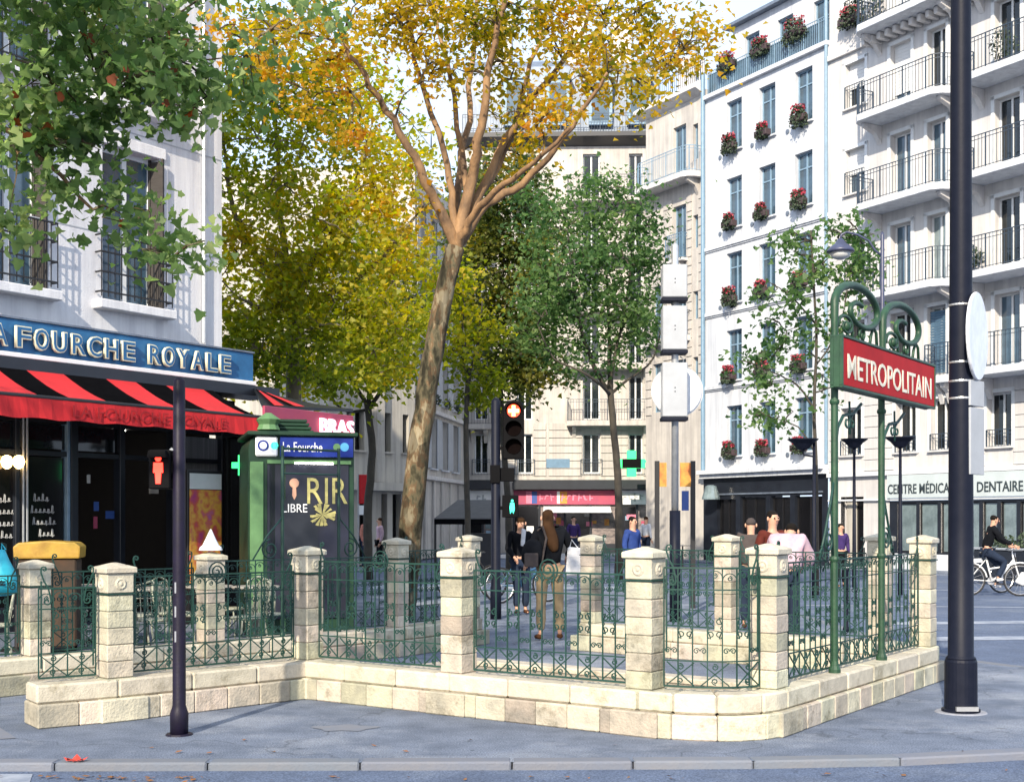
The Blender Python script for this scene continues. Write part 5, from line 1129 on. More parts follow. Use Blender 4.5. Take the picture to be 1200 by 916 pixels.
# --- near plane tree whose foliage hangs in at the top left
B = Vector((-7.6, 6.2, 0))
trunk = ([B, (-7.55, 6.2, 1.5), (-7.4, 6.3, 3.2), (-7.2, 6.4, 4.6)], .30, .22); F_ = Vector((-7.2, 6.4, 4.6))
LL = lambda pts, a, b: ([F_] + [Vector(p) for p in pts], a, b)
limbs = [LL([(-6.2, 7.0, 5.2), (-5.0, 8.0, 5.5), (-3.6, 9.0, 5.6), (-2.6, 9.3, 5.4)], .12, .02), LL([(-6.0, 6.4, 6.0), (-4.4, 7.0, 7.0), (-2.5, 7.8, 7.6)], .13, .03), LL([(-7.0, 5.0, 6.0), (-6.0, 3.0, 7.2), (-4.8, 1.5, 7.8)], .13, .03), LL([(-7.4, 6.8, 6.6), (-7.6, 7.2, 9)], .14, .04), LL([(-6.0, 7.6, 4.9), (-4.4, 8.3, 4.6), (-3.4, 8.6, 4.2), (-2.85, 8.7, 3.7)], .06, .01), LL([(-6.6, 4.5, 5.6), (-5, 3.2, 5.8), (-3.6, 2.4, 6.4)], .10, .02)]
blobs = [blob(50, 35, 8.8, 100, 50, 24, 1.0), blob(160, 30, 9.0, 60, 45, 16, .8), blob(222, 70, 9.2, 22, 30, 5, .4), blob(60, 120, 8.8, 85, 32, 13, .8), blob(160, 110, 8.8, 55, 22, 8, .5), blob(40, 175, 8.6, 45, 24, 7, .4), blob(215, 140, 9.1, 16, 18, 3, .3), blob(110, 160, 8.7, 22, 14, 3, .3),
 blob(165, 255, 8.7, 28, 12, 3, .2), blob(196, 300, 8.7, 12, 8, 2, .15), blob(14, 262, 8.5, 16, 10, 2, .2), blob(60, 215, 8.6, 20, 12, 2, .2), blob(134, 225, 8.6, 12, 12, 1, .2), blob(228, 283, 8.9, 8, 5, 1, .1), blob(290, 90, 9.6, 12, 30, 3, .3), blob(350, -5, 10.5, 60, 10, 5, .4), blob(100, -120, 8.6, 280, 90, 50, 1.6),
 ((-5.5, 3.2, 7.2), (2.2, 2.0, 1.3), 60), ((-3.4, 4.0, 8.0), (2.0, 1.6, 1.0), 34), ((-7.2, 6.4, 8.6), (2.4, 2.2, 1.6), 46)]
nt_, rs = tree('near plane tree whose big green leaves hang over the cafe front', B, trunk, limbs, blobs, 'leaf_near', 'bark_plane', .070, 18, tpl=PL, cl=.17, per=34, name='near_plane_tree', twig=.006)
# separate large leaves and seed balls among them
lv = leaf_mesh('leaf', 'leaf_near', np.zeros((1, 3)), .080, PL, np.random.RandomState(3))
rr = random.Random(8)
for i in range(230):
    c, r, k = rr.choice(blobs[:15]); u = Vector((rr.gauss(0, 1), rr.gauss(0, 1), rr.gauss(0, 1))).normalized() * rr.uniform(.4, 1.05)
    p = Vector(c) + Vector((u.x * r[0], u.y * r[1], u.z * r[2])) - B; link('leaf', lv, nt_, p, (rr.uniform(0, 6), rr.uniform(0, 6), rr.uniform(0, 6)), (rr.uniform(.8, 1.3),) * 3)
leafmat('leaf_rust', [(0, (.20, .05, .02)), (1, (.34, .09, .03))], 2)
lv2 = leaf_mesh('leaf', 'leaf_rust', np.zeros((1, 3)), .060, PL, np.random.RandomState(4))
for i in range(22):
    c, r, k = rr.choice(blobs[:9]); u = Vector((rr.gauss(0, 1), rr.gauss(0, 1), rr.gauss(0, 1))).normalized()
    p = Vector(c) + Vector((u.x * r[0], -abs(u.y * r[1]), u.z * r[2])) - B; link('leaf', lv2, nt_, p, (rr.uniform(0, 6), rr.uniform(0, 6), rr.uniform(0, 6)), (rr.uniform(.7, 1.2),) * 3, label='withered rust-red leaf')
# ------------------------------------------------------------------ poles, signals, lamps
def gpos(px, d): v = W(px, HOR, d); return Vector((v.x, d, 0))
mat('band_metal', (.60, .60, .60), .35, metal=.7)
mat('traffic_white', (.72, .74, .78), .35, spec=.6)
mat('scuff', (.26, .27, .31), .7, scale=20)
# big dark pole on the right
bp = thing('lamp_post', 'tall thick dark lamp post with wide base on the right, round sign on its side', 'lamp post', gpos(1126, 10.62))
MB().lathe([(.155, 0), (.155, .03), (.132, .035), (.130, .42), (.122, .44), (.122, .0001 + .44)], n=28).obj('base_sleeve', 'pole_dark', bp, smooth=False)
MB().lathe([(.122, .44), (.115, .46), (.103, .47), (.100, 1.6), (.092, 3.3), (.080, 6), (.072, 8.5)], n=28).obj('shaft', 'pole_dark', bp, smooth=True)
MB().lathe([(.21, 0), (.20, .008), (.001, .009)], n=24).obj('ground_patch', 'scuff', bp)
for py in (358, 425, 447, 467): z = EYE + (HOR - py) / FPX * 10.62; MB().lathe([(.099, -.008), (.101, 0), (.099, .008)], (0, 0, z), 20).obj('steel_band', 'band_metal', bp)
MB().box(-.09, .09, .0, .03, 0, .035).obj('base_label', 'band_metal', bp, (0, -.16, .03), rot=(0, 0, 0))
MB().tube([(0, 0, 8.4), (-.3, .3, 9.0), (-1.2, 1.0, 9.3)], .05, 8).obj('bracket_arm', 'pole_dark', bp); MB().lathe([(.05, .1), (.28, .0), (.30, -.06), (.1, -.12)], (-1.3, 1.1, 9.3), 14).obj('lamp_head', 'pole_dark', bp)
def zpx(py, d): return EYE + (HOR - py) / FPX * d
rs_ = thing('round_road_sign', 'white round road sign seen nearly edge-on at the big lamp post', 'road sign', gpos(1143, 10.62)); zc = zpx(394, 10.62)
ang = R(58)
MB().lathe([(.36, -.012), (.365, 0), (.36, .012)], n=36, axis='y').obj('disc', 'traffic_white', rs_, (.015, 0, zc), (0, 0, ang), smooth=False)
MB().lathe([(.315, .0), (.315, .004)], n=32, axis='y').obj('blue_face', 'frame_blue', rs_, (.03, .006, zc), (0, 0, ang))
MB().box(-.17, -.02, -.02, .02, -.02, .02).obj('clamp', 'band_metal', rs_, (0, 0, zc - .22))
ps_ = thing('panel_sign', 'narrow pale plate sign hanging below the round sign on the big lamp post', 'road sign', gpos(1144, 10.62))
for a, b in ((446, 476), (478, 556)): MB().box(-.13, .13, -.012, .012, zpx(b, 10.62), zpx(a, 10.62)).obj('plate', 'sign_back', ps_, (0, 0, 0), (0, 0, R(46)), bevel=.003)
# short dark post on the left with the red man
lp = thing('signal_post', 'slim dark purple signal post on the left pavement edge', 'post', gpos(210, 9.5)); zt = zpx(443, 9.5)
MB().lathe([(.066, 0), (.068, .16), (.058, .19), (.049, .22), (.047, 1.2), (.044, zt - .02), (.03, zt)], n=22).obj('shaft', 'pole_purple', lp, smooth=True)
MB().lathe([(.10, 0), (.095, .012), (.001, .013)], n=18).obj('foot_ring', 'pole_purple', lp)
for py, w_ in ((688, .05), (716, .04), (745, .04)): MB().box(-.006, .006, -.048, -.0465, -.04, .04).obj('torn_sticker', 'scuff', lp, (-.016, 0, zpx(py, 9.5)))
MB().tube([(-.02, 0, zpx(530, 9.5)), (-.05, -.01, zpx(526, 9.5)), (-.10, 0, zpx(532, 9.5))], .012, 6).obj('cable', 'galvanised', lp)
pg = thing('pedestrian_signal', 'black pedestrian signal box with lit red man on the left post', 'traffic signal', gpos(190, 9.5)); z0, z1 = zpx(573, 9.5), zpx(527, 9.5)
MB().box(-.085, .075, -.06, .10, z0, z1).obj('housing', 'black_plastic', pg, bevel=.01); MB().box(.075, .10, .0, .05, z0 + .08, z0 + .12).box(.075, .10, .0, .05, z1 - .08, z1 - .04).obj('bracket', 'black_plastic', pg)
zc = zpx(551, 9.5)
MB().lathe([(.022, 0), (.022, .006)], (0, -.068, zc + .085), 14, 'y').prism([(-.034, zc + .055), (.034, zc + .055), (.036, zc - .02), (.022, zc - .02), (.018, zc - .10), (-.018, zc - .10), (-.022, zc - .02), (-.036, zc - .02)], -.068, -.062, 'y').obj('red_man', 'red_lamp', pg, (-.012, 0, 0))
MB().prism([(-.07, 0), (.07, 0), (.06, .05), (-.06, .05)], -.14, -.061, 'y').obj('visor', 'black_plastic', pg, (-.005, 0, z1 - .06))
# traffic light in the middle
d_ = 20.5
tl = thing('traffic_light', 'black traffic light on a dark pole with red cross lit', 'traffic light', gpos(581, d_))
MB().lathe([(.09, 0), (.09, .5), (.078, .55), (.074, zpx(470, d_)), (.03, zpx(466, d_))], n=18).obj('pole', 'pole_dark', tl, smooth=True)
hx = .285; z0, z1 = zpx(538, d_), zpx(470, d_)
MB().prism([(hx - .17, z0), (hx + .17, z0), (hx + .17, z1 - .12), (hx + .10, z1), (hx - .10, z1), (hx - .17, z1 - .12)], -.12, .10, 'y').obj('housing', 'black_plastic', tl, bevel=.012)
for i, (py, m) in enumerate(((482, 'lens_off'), (503, 'lens_off'), (524, 'lens_off'))):
    z = zpx(py, d_); MB().lathe([(.115, -.130), (.12, -.121)], (hx, 0, z), 18, 'y').obj('lens', m, tl)
    vb = MB(); n = 12; vs = []
    for j in range(n + 1):
        a = PI * j / n; vs += [(hx + .135 * math.cos(a), -.12, z + .135 * math.sin(a)), (hx + .13 * math.cos(a), -.26, z + .125 * math.sin(a))]
    vb.add(vs, [(2*j, 2*j+2, 2*j+3, 2*j+1) for j in range(n)]); vb.obj('visor', 'black_plastic', tl)
z = zpx(482, d_)
mat('red_glow', (.5, .02, .01), .4, emit=(1, .06, .02), es=1.3)
MB().lathe([(.105, -.136), (.105, -.131)], (hx, 0, z), 18, 'y').obj('red_lens', 'red_glow', tl)
MB().box(hx - .028, hx + .028, -.145, -.137, z - .085, z + .085).box(hx - .085, hx - .029, -.145, -.137, z - .028, z + .028).box(hx + .029, hx + .085, -.145, -.137, z - .028, z + .028).obj('lit_cross', 'amber_cross', tl)
for z in (z0 + .15, z1 - .25): MB().box(.07, hx - .16, -.03, .03, z, z + .05).obj('bracket', 'black_plastic', tl)
MB().box(.06, .30, -.05, .05, zpx(564, d_), zpx(548, d_)).box(-.09, .07, -.10, -.07, zpx(566, d_), zpx(545, d_)).obj('control_box', 'black_plastic', tl, bevel=.006)
pg2 = thing('pedestrian_signal', 'small black pedestrian signal lit green on the middle traffic light pole', 'traffic signal', gpos(598, d_)); z0, z1 = zpx(606, d_), zpx(580, d_)
MB().box(-.13, .13, -.11, .08, z0, z1).obj('housing', 'black_plastic', pg2, bevel=.01); MB().box(-.19, -.13, -.02, .02, z0 + .12, z0 + .18).obj('bracket', 'black_plastic', pg2)
MB().lathe([(.02, 0), (.02, .006)], (.03, -.118, z1 - .09), 10, 'y').prism([(.0, z1 - .12), (.06, z1 - .12), (.07, z1 - .22), (.05, z1 - .30), (.03, z1 - .24), (.0, z1 - .30), (-.01, z1 - .2)], -.118, -.112, 'y').obj('green_man', 'green_lamp', pg2)
# stack of sign backs on a pale post
d_ = 20.0; sp = thing('sign_stack', 'pale post carrying two white boxes and a round disc sign seen from behind', 'road sign', gpos(791, d_))
MB().lathe([(.085, 0), (.085, zpx(598, d_))], n=18).obj('lower_post', 'pole_dark', sp, smooth=True); MB().lathe([(.055, zpx(598, d_)), (.055, zpx(288, d_)), (.02, zpx(285, d_))], n=16).obj('upper_post', 'galvanised', sp, smooth=True)
for a, b, w_, m in ((312, 350, .19, 'sign_back'), (360, 411, .19, 'sign_back'), (426, 489, .195, 'sign_back')):
    z1, z0 = zpx(a, d_), zpx(b, d_); MB().box(-w_, w_, -.17, -.06, z0, z1).box(-w_, w_, -.05, .12, z0 - .001, z1 - .02).obj('sign_box', m, sp, (-.02, 0, 0), bevel=.012)
    MB().box(-w_ - .01, w_ + .01, -.18, .13, z0 - .06, z0 - .003).obj('box_edge', 'pole_dark', sp, (-.02, 0, 0), bevel=.006)
    for k in (-.03, .03): MB().lathe([(.009, 0), (.009, -.006)], (k * 0, -.17, (z0 + z1) / 2 + k), 8, 'y').obj('bolt', 'black_plastic', sp, (-.02, 0, 0))
MB().lathe([(.39, .02), (.40, .0), (.385, -.02)], (.045, .16, zpx(457, d_)), 36, 'y').obj('round_disc', 'traffic_white', sp)
MB().lathe([(.41, .0), (.41, .01)], (.06, .185, zpx(457, d_)), 36, 'y').obj('disc_rim', 'band_metal', sp)
MB().tube([(.08, -.03, zpx(418, d_)), (.12, -.1, zpx(422, d_)), (.13, 0, zpx(429, d_))], .01, 5).obj('loop_wire', 'galvanised', sp)
# orange panels between dark posts
d_ = 23; op = thing('notice_frame', 'dark framed notice panels with orange tops behind the pale sign post', 'notice board', gpos(792, d_))
for px in (770, 812): x = (px - 792) / FPX * d_; MB().box(x - .04, x + .04, -.04, .04, 0, zpx(540, d_)).obj('post', 'black_iron', op)
for pa, pb in ((772, 781), (797, 811)): x0, x1 = [(p - 792) / FPX * d_ for p in (pa, pb)]; MB().box(x0, x1, -.03, .03, zpx(570, d_), zpx(542, d_)).obj('orange_panel', 'orange_panel', op)
MB().box((799 - 792) / FPX * d_, (807 - 792) / FPX * d_, -.02, .02, zpx(598, d_), zpx(575, d_)).obj('blue_panel', 'blue_panel', op)

# hanging bell lantern on a curved arm
mat('lantern_blue', (.05, .06, .12), .4, col2=(.03, .035, .07)); mat('lamp_glass', (.45, .46, .46), .3)
d_ = 24; la = thing('bell_street_lamp', 'street lamp with a dark bell-shaped shade hanging from a curved arm', 'street lamp', gpos(1034, d_))
zz = lambda py: zpx(py, d_); xx = lambda px: (px - 1034) / FPX * d_
MB().lathe([(.06, 0), (.05, 1), (.035, zz(276)), (.02, zz(272))], n=10).obj('post', 'lantern_blue', la, smooth=True)
MB().tube([(0, 0, zz(300)), (xx(1025), 0, zz(293)), (xx(1018), 0, zz(282)), (xx(1005), 0, zz(275)), (xx(992), 0, zz(272)), (xx(986), 0, zz(275)), (xx(985), 0, zz(282))], .022, 7).obj('arm', 'lantern_blue', la, smooth=True)
MB().lathe([(.02, .16), (.06, .13), (.10, .06), (.19, .0), (.25, -.06), (.26, -.10), (.24, -.11)], (xx(985), 0, zz(289)), 18).obj('shade', 'lantern_blue', la, smooth=True)
MB().lathe([(.20, .0), (.16, -.09), (.06, -.13)], (xx(985), 0, zz(296)), 14).obj('bowl', 'lamp_glass', la, smooth=True)
for px, py, d_, lab in ((941, 514, 26, 'bowl-headed street lamp in front of the dark shop of the white building'), (1055, 512, 27, 'bowl-headed street lamp seen below the right part of the metro sign'), (1001, 514, 30, 'bowl-headed street lamp just right of the first green sign post')):
    t = thing('bowl_street_lamp', lab, 'street lamp', gpos(px + 13 if px < 1000 else px, d_), 0, 'bowl-headed street lamps'); z = zpx(py, d_); x = -13 / FPX * d_ if px < 1000 else 0
    MB().lathe([(.31, 0), (.31, -.02), (.20, -.10), (.12, -.20), (.03, -.24)], (x, 0, z), 16).obj('bowl_head', 'pole_dark', t, smooth=False)
    MB().tube([(x, 0, z - .22), (x * .9, 0, z - .33), (0, 0, z - .36)], .02, 6).obj('neck', 'pole_dark', t) if px < 1000 else 0
    MB().lathe([(.05, 0), (.045, .8), (.03, z - .05 if x else z - .23)], n=10).obj('post', 'pole_dark', t, smooth=True)
# black market awning / parasol near the trunk
d_ = 36; t = thing('terrace_canopy', 'low black terrace canopy sloping down beside the leaning trunk', 'awning', gpos(545, d_)); q = lambda px: (px - 545) / FPX * d_
MB().add([(q(512), -1.2, zpx(607, d_)), (q(578), -1.2, zpx(607, d_)), (q(580), .8, zpx(585, d_)), (q(535), .8, zpx(585, d_)), (q(512), -1.2, zpx(609, d_)), (q(578), -1.2, zpx(609, d_)), (q(580), .8, zpx(587, d_)), (q(535), .8, zpx(587, d_))], [(0,1,2,3), (7,6,5,4), (0,4,5,1), (1,5,6,2), (2,6,7,3), (3,7,4,0)]).obj('canvas', 'awning_grey', t)
MB().box(q(512), q(578), -1.22, -1.2, zpx(614, d_), zpx(608, d_)).obj('valance', 'awning_black', t)
for px in (513, 545, 577): MB().box(q(px) - .03, q(px) + .03, -1.2, -1.14, 0, zpx(608, d_)).obj('post', 'black_iron', t)
MB().box(q(545), q(580), .2, .5, 0, 1.2).obj('counter', 'shop_dark', t)
# red and white hoarding at the far left street
t = thing('red_banner', 'tall red banner panel standing at the foot of the beige block', 'banner', gpos(427, 40)); q = lambda px: (px - 427) / FPX * 40
MB().box(q(420), q(434), -.03, .03, zpx(590, 40), zpx(556, 40)).obj('panel', 'awning_red', t, bevel=.01); MB().box(q(419), q(421), -.03, .03, 0, zpx(555, 40)).obj('pole', 'galvanised', t); MB().box(q(421), q(434), -.031, -.029 - .004, zpx(603, 40), zpx(592, 40)).obj('lower_panel', 'white_paint', t)
# ------------------------------------------------------------------ terrace furniture behind the left railings
mat('rattan', (.46, .44, .36), .7, col2=(.10, .14, .09), scale=40); mat('yellow_lid', (.42, .27, .03), .6, col2=(.30, .16, .02), scale=4, bump=.3, bscale=12); mat('rust_bin', (.055, .028, .014), .85, col2=(.025, .02, .014), scale=5)
mat('table_top', (.30, .28, .25), .5); mat('cyan_bag', (.03, .48, .60), .45, col2=(.02, .36, .48), scale=5)
def bistro_chair(label):
    t = thing('bistro_chair', label, 'chair', (0, 0, 0), 0, 'bistro chairs on the cafe terrace')
    MB().lathe([(.19, .44), (.20, .455), (.19, .47), (.001, .472)], n=14).obj('seat', 'rattan', t)
    for sx in (-1, 1):
        MB().tube([(sx * .15, -.14, .44), (sx * .18, -.18, 0)], .012, 5).obj('leg', 'rattan', t); MB().tube([(sx * .15, .14, .44), (sx * .18, .2, 0)], .012, 5).obj('leg', 'rattan', t)
    pts = [(-.17, .15, .46), (-.19, .19, .7), (-.15, .22, .85), (0, .23, .90), (.15, .22, .85), (.19, .19, .7), (.17, .15, .46)]
    MB().tube(pts, .014, 6).obj('back_frame', 'rattan', t, smooth=True)
    mb = MB(); [mb.tube([(x, .16, .46), (x, .22, .84)], .006, 4) for x in (-.12, -.08, -.04, 0, .04, .08, .12)]; [mb.tube([(-.17, .2, z), (.17, .2, z)], .005, 4) for z in (.55, .63, .71, .79)]
    mb.obj('backrest', 'rattan', t); return t
def round_table(label):
    t = thing('cafe_table', label, 'table', (0, 0, 0), 0, 'small round cafe tables'); MB().lathe([(.30, .72), (.31, .735), (.30, .75), (.001, .751)], n=20).obj('table_top', 'table_top', t)
    MB().lathe([(.03, .02), (.025, .72)], n=8).obj('stem', 'black_iron', t); MB().lathe([(.22, 0), (.20, .02), (.03, .05)], n=14).obj('foot', 'black_iron', t); return t
ch0 = bistro_chair('bistro'); tb0 = round_table('table')
labs = ['right of the second pillar from the left', 'just left of the dark signal post', 'behind the dark signal post', 'right of the poster stand', 'nearest the kiosk', 'at the left edge beside the cyan bag', 'behind the yellow-lidded bin', 'by the painted window', 'at the cafe door', 'close to the rear pillar', 'with its back to the railing', 'beside the poster stand']
cps = [(160, 15.2), (182, 14.6), (205, 15.6), (268, 16.4), (312, 15.4), (-8, 13.8), (84, 15.9), (60, 17.6), (140, 17.0), (228, 15.4), (290, 14.9), (250, 17.4)]
for i, ((px, d), lb) in enumerate(zip(cps, labs)):
    o = ch0 if i == 0 else copy_tree(ch0); o.location = gpos(px, d); o.rotation_euler = (0, 0, random.uniform(0, 6.28)); o['label'] = 'pale woven bistro chair ' + lb
tps = [(172, 15.9, 'table between the pale chairs behind the second pillar'), (300, 16.3, 'table in front of the kiosk'), (245, 16.4, 'table before the poster stand'), (110, 16.6, 'table right of the yellow bin'), (20, 15.6, 'table at the left edge of the terrace')]
for i, (px, d, lb) in enumerate(tps):
    o = tb0 if i == 0 else copy_tree(tb0); o.location = gpos(px, d); o['label'] = 'small round cafe ' + lb
# yellow-topped bin
d_ = 15.4; yb = thing('yellow_bin', 'broad rust-brown bin with a rounded bright yellow lid on the terrace', 'bin', gpos(59, d_), R(12)); zt = zpx(634, d_)
w_ = .37; MB().prism([(-w_, zt - .20), (-w_ - .01, zt - .06), (-w_ + .05, zt - .01), (0, zt + .01), (w_ - .05, zt - .01), (w_ + .01, zt - .06), (w_, zt - .20)], -.3, .3, 'y').obj('lid', 'yellow_lid', yb, bevel=.02, seg=2)
MB().box(-.33, .33, -.27, .27, .08, zt - .205).obj('body', 'rust_bin', yb, bevel=.02)
for x in (-.25, .25): MB().lathe([(.08, -.03), (.08, .03)], (x, .2, .08), 12, 'x').obj('wheel', 'black_plastic', yb)
MB().tube([(-.3, .3, zt - .15), (-.3, .38, zt - .12), (.3, .38, zt - .12), (.3, .3, zt - .15)], .018, 6).obj('handle', 'black_plastic', yb)
# cyan bag hung at the left edge
d_ = 12.6; cy = thing('cyan_bag', 'bright cyan plastic bag with dark stripes hanging at the left edge', 'bag', gpos(2, d_)); prof = [(.03, 1.30), (.07, 1.2), (.13, 1.08), (.155, .95), (.14, .87), (.06, .845)]
MB().lathe(prof, n=14).obj('bag', 'cyan_bag', cy, smooth=True); MB().box(.0, .10, -.158, -.152, .985, 1.0).box(.0, .10, -.158, -.152, .955, .97).obj('stripe', 'pole_dark', cy); MB().tube([(0, 0, 1.28), (.0, 0, 1.36), (.04, 0, 1.30)], .008, 5).obj('knot', 'cyan_bag', cy)
MB().tube([(0, .1, 0), (0, .1, 1.35), (0, 0, 1.36)], .012, 5).obj('hook_stand', 'iron_green', cy)
# white cone ornament on the rear left pillar
cz = 1.28; t = thing('white_cone', 'small white pointed cone cap standing on the rear left pillar', 'ornament', (PT['Cc'].x, PT['Cc'].y, cz)); MB().lathe([(.12, 0), (.11, .03), (.085, .05), (.05, .12), (.015, .20), (.002, .22)], n=14).obj('cone', 'white_paint', t, smooth=False)
# ------------------------------------------------------------------ people
for n_, c_ in dict(jacket_black=(.006, .007, .010), denim_dark=(.02, .03, .055), beige_cloth=(.36, .27, .16), brown_leather=(.07, .03, .014), hair_brown=(.045, .022, .010), hair_black=(.010, .008, .007), white_cloth=(.66, .66, .68), pink_cloth=(.52, .36, .42), grey_cloth=(.075, .062, .06), blue_cloth=(.03, .06, .22), red_skin=(.50, .20, .15), auburn=(.10, .022, .016), purple_cloth=(.05, .03, .12)).items():
    mat(n_, c_, .9, scale=9, dirt=.3, bump=.15, bscale=30, spec=.12)
def skin(name, pts, edges, m, par, root=0, sub_=2, label=None):
    """one continuous surface grown round connected joints: pts = (x, y, z, rx, ry)"""
    me = bpy.data.meshes.new(name); me.from_pydata([p[:3] for p in pts], edges, []); me.materials.append(MATS[m]); o = link(name, me, par, label=label)
    md = o.modifiers.new('Skin', 'SKIN'); md.use_smooth_shade = True
    for i, p in enumerate(pts): sv = me.skin_vertices[0].data[i]; sv.radius = (p[3], p[4] if len(p) > 4 else p[3]); sv.use_root = (i == root)
    s = o.modifiers.new('Sub', 'SUBSURF'); s.levels = sub_ - 1; s.render_levels = sub_ - 1 if sub_ > 1 else 1; return o
ctx = bpy.data.textures.new('cloth_folds', 'CLOUDS'); ctx.noise_scale = .11; ctx.noise_depth = 3
def crease(o, k):
    d = o.modifiers.new('Folds', 'DISPLACE'); d.texture = ctx; d.strength = k; d.mid_level = .5; d.texture_coords = 'LOCAL'; return o
STAND = dict(pel=(0, 0, .95), che=(0, 0, 1.28), nec=(0, .0, 1.47), hd=(0, -.02, 1.60), top=(0, -.01, 1.70),
             shL=(-.17, 0, 1.42), elL=(-.22, .03, 1.14), haL=(-.22, -.06, .88), shR=(.17, 0, 1.42), elR=(.22, .03, 1.14), haR=(.22, -.06, .88),
             hpL=(-.09, 0, .90), knL=(-.10, -.02, .50), anL=(-.10, .02, .09), toL=(-.10, -.14, .04), hpR=(.09, 0, .90), knR=(.10, -.02, .50), anR=(.10, .02, .09), toR=(.10, -.14, .04))
def person(label, loc, rz, h=1.7, pose=None, top='jacket_black', legs='denim_dark', hair='hair_brown', shoes='brown_leather', longhair=False, skinm='skin', loose=1.0):
    P = dict(STAND); P.update(pose or {}); k = h / 1.72; t = thing('person', label, 'person', loc, rz); t.scale = (k, k, k)
    V = lambda n, r, r2=None: (*P[n], r, r2 or r)
    mid = lambda a, b, f: tuple(Vector(P[a]).lerp(Vector(P[b]), f))
    pts = [V('pel', .13, .10), V('che', .14, .10), V('nec', .052), V('hd', .080, .092), V('top', .060, .075)]; ed = [(0, 1), (1, 2), (2, 3), (3, 4)]
    for s in 'LR':
        i = len(pts); pts += [V('sh' + s, .055), V('el' + s, .040), V('ha' + s, .026)]; ed += [(1, i), (i, i + 1), (i + 1, i + 2)]
        i = len(pts); pts += [V('hp' + s, .085), V('kn' + s, .055), V('an' + s, .030), V('to' + s, .016)]; ed += [(0, i), (i, i + 1), (i + 1, i + 2), (i + 2, i + 3)]
    b = skin('body', pts, ed, skinm, t)
    for s in 'LR':      # hands: palm, four fingers, thumb
        e, hnd = Vector(P['el' + s]), Vector(P['ha' + s]); u = (hnd - e).normalized(); sd = u.orthogonal().normalized(); sd = (Vector((0, -1, 0)) - u * -u.y); sd = sd.normalized() if sd.length > .1 else u.orthogonal().normalized(); nn = u.cross(sd)
        pl = [(*(hnd), .024, .03), (*(hnd + u * .07), .016, .036)]; ee = [(0, 1)]
        for j, (off, ln) in enumerate(((-.028, .06), (-.01, .072), (.01, .068), (.028, .052))):
            q = len(pl); p1 = hnd + u * .085 + sd * off; pl += [(*(p1 + u * ln * .5), .0085, .0085), (*(p1 + u * ln + nn * .018), .007, .007)]; ee += [(1, q), (q, q + 1)]
        q = len(pl); pl += [(*(hnd + u * .05 - sd * .045), .010, .010), (*(hnd + u * .085 - sd * .055 + nn * .01), .008, .008)]; ee += [(0, q), (q, q + 1)]
        skin('hand', pl, ee, skinm, t, 0, 2)
    hd = Vector(P['hd']); f = Vector((0, -1, 0))
    MB().lathe([(.004, -.018), (.012, -.012), (.014, .002), (.007, .022), (.002, .035)], (hd.x, hd.y - .088, hd.z - .01), 8).obj('nose', skinm, t, smooth=True)
    for sx in (-1, 1):
        MB().lathe([(.001, -.010), (.008, -.007), (.010, 0), (.008, .007), (.001, .010)], (hd.x + sx * .030, hd.y - .078, hd.z + .012), 8).obj('eye', 'black_plastic', t, smooth=True)
        MB().lathe([(.001, -.03), (.012, -.02), (.016, .005), (.010, .028), (.001, .034)], (hd.x + sx * .082, hd.y, hd.z - .0), 8).obj('ear', skinm, t, smooth=True)
    MB().box(-.022, .022, -.004, .004, -.004, .004).obj('mouth', 'red_skin', t, (hd.x, hd.y - .086, hd.z - .048), bevel=.002)
    # clothes
    L = loose
    pts = [V('pel', .155 * L, .12 * L), (*mid('pel', 'che', .5), .145 * L, .11 * L), V('che', .165 * L, .125 * L), (*mid('che', 'nec', .75), .075, .07)]; ed = [(0, 1), (1, 2), (2, 3)]
    for s in 'LR':
        i = len(pts); pts += [V('sh' + s, .075 * L), V('el' + s, .056 * L), (*mid('el' + s, 'ha' + s, .9), .042 * L, .042 * L)]; ed += [(2, i), (i, i + 1), (i + 1, i + 2)]
    crease(skin('jacket', pts, ed, top, t, sub_=3), .030)
    pts = [V('pel', .145, .115)]; ed = []
    for s in 'LR':
        i = len(pts); pts += [V('hp' + s, .098), V('kn' + s, .070), (*mid('kn' + s, 'an' + s, .93), .062, .065)]; ed += [(0, i), (i, i + 1), (i + 1, i + 2)]
        a, o = Vector(P['an' + s]), Vector(P['to' + s]); skin('shoe', [(*(a + Vector((0, .02, -.03))), .045, .045), (*(a.lerp(o, .55) + Vector((0, 0, -.01))), .046, .036), (*o, .040, .030)], [(0, 1), (1, 2)], shoes, t)
    crease(skin('trousers', pts, ed, legs, t, sub_=3), .022)
    hp = [(hd.x, hd.y + .035, hd.z - .02, .080, .075), (hd.x, hd.y + .02, hd.z + .06, .088, .095), (hd.x, hd.y + .0, hd.z + .115, .060, .07)]; ed = [(0, 1), (1, 2)]
    if longhair: n_ = Vector(P['nec']); hp += [(hd.x + .01, hd.y + .10, hd.z - .14, .10, .06), (hd.x - .03, hd.y + .16, hd.z - .30, .10, .05), (hd.x - .06, hd.y + .17, hd.z - .44, .05, .03)]; ed += [(0, 3), (3, 4), (4, 5)]
    skin('hair', hp, ed, hair, t)
    return t, P
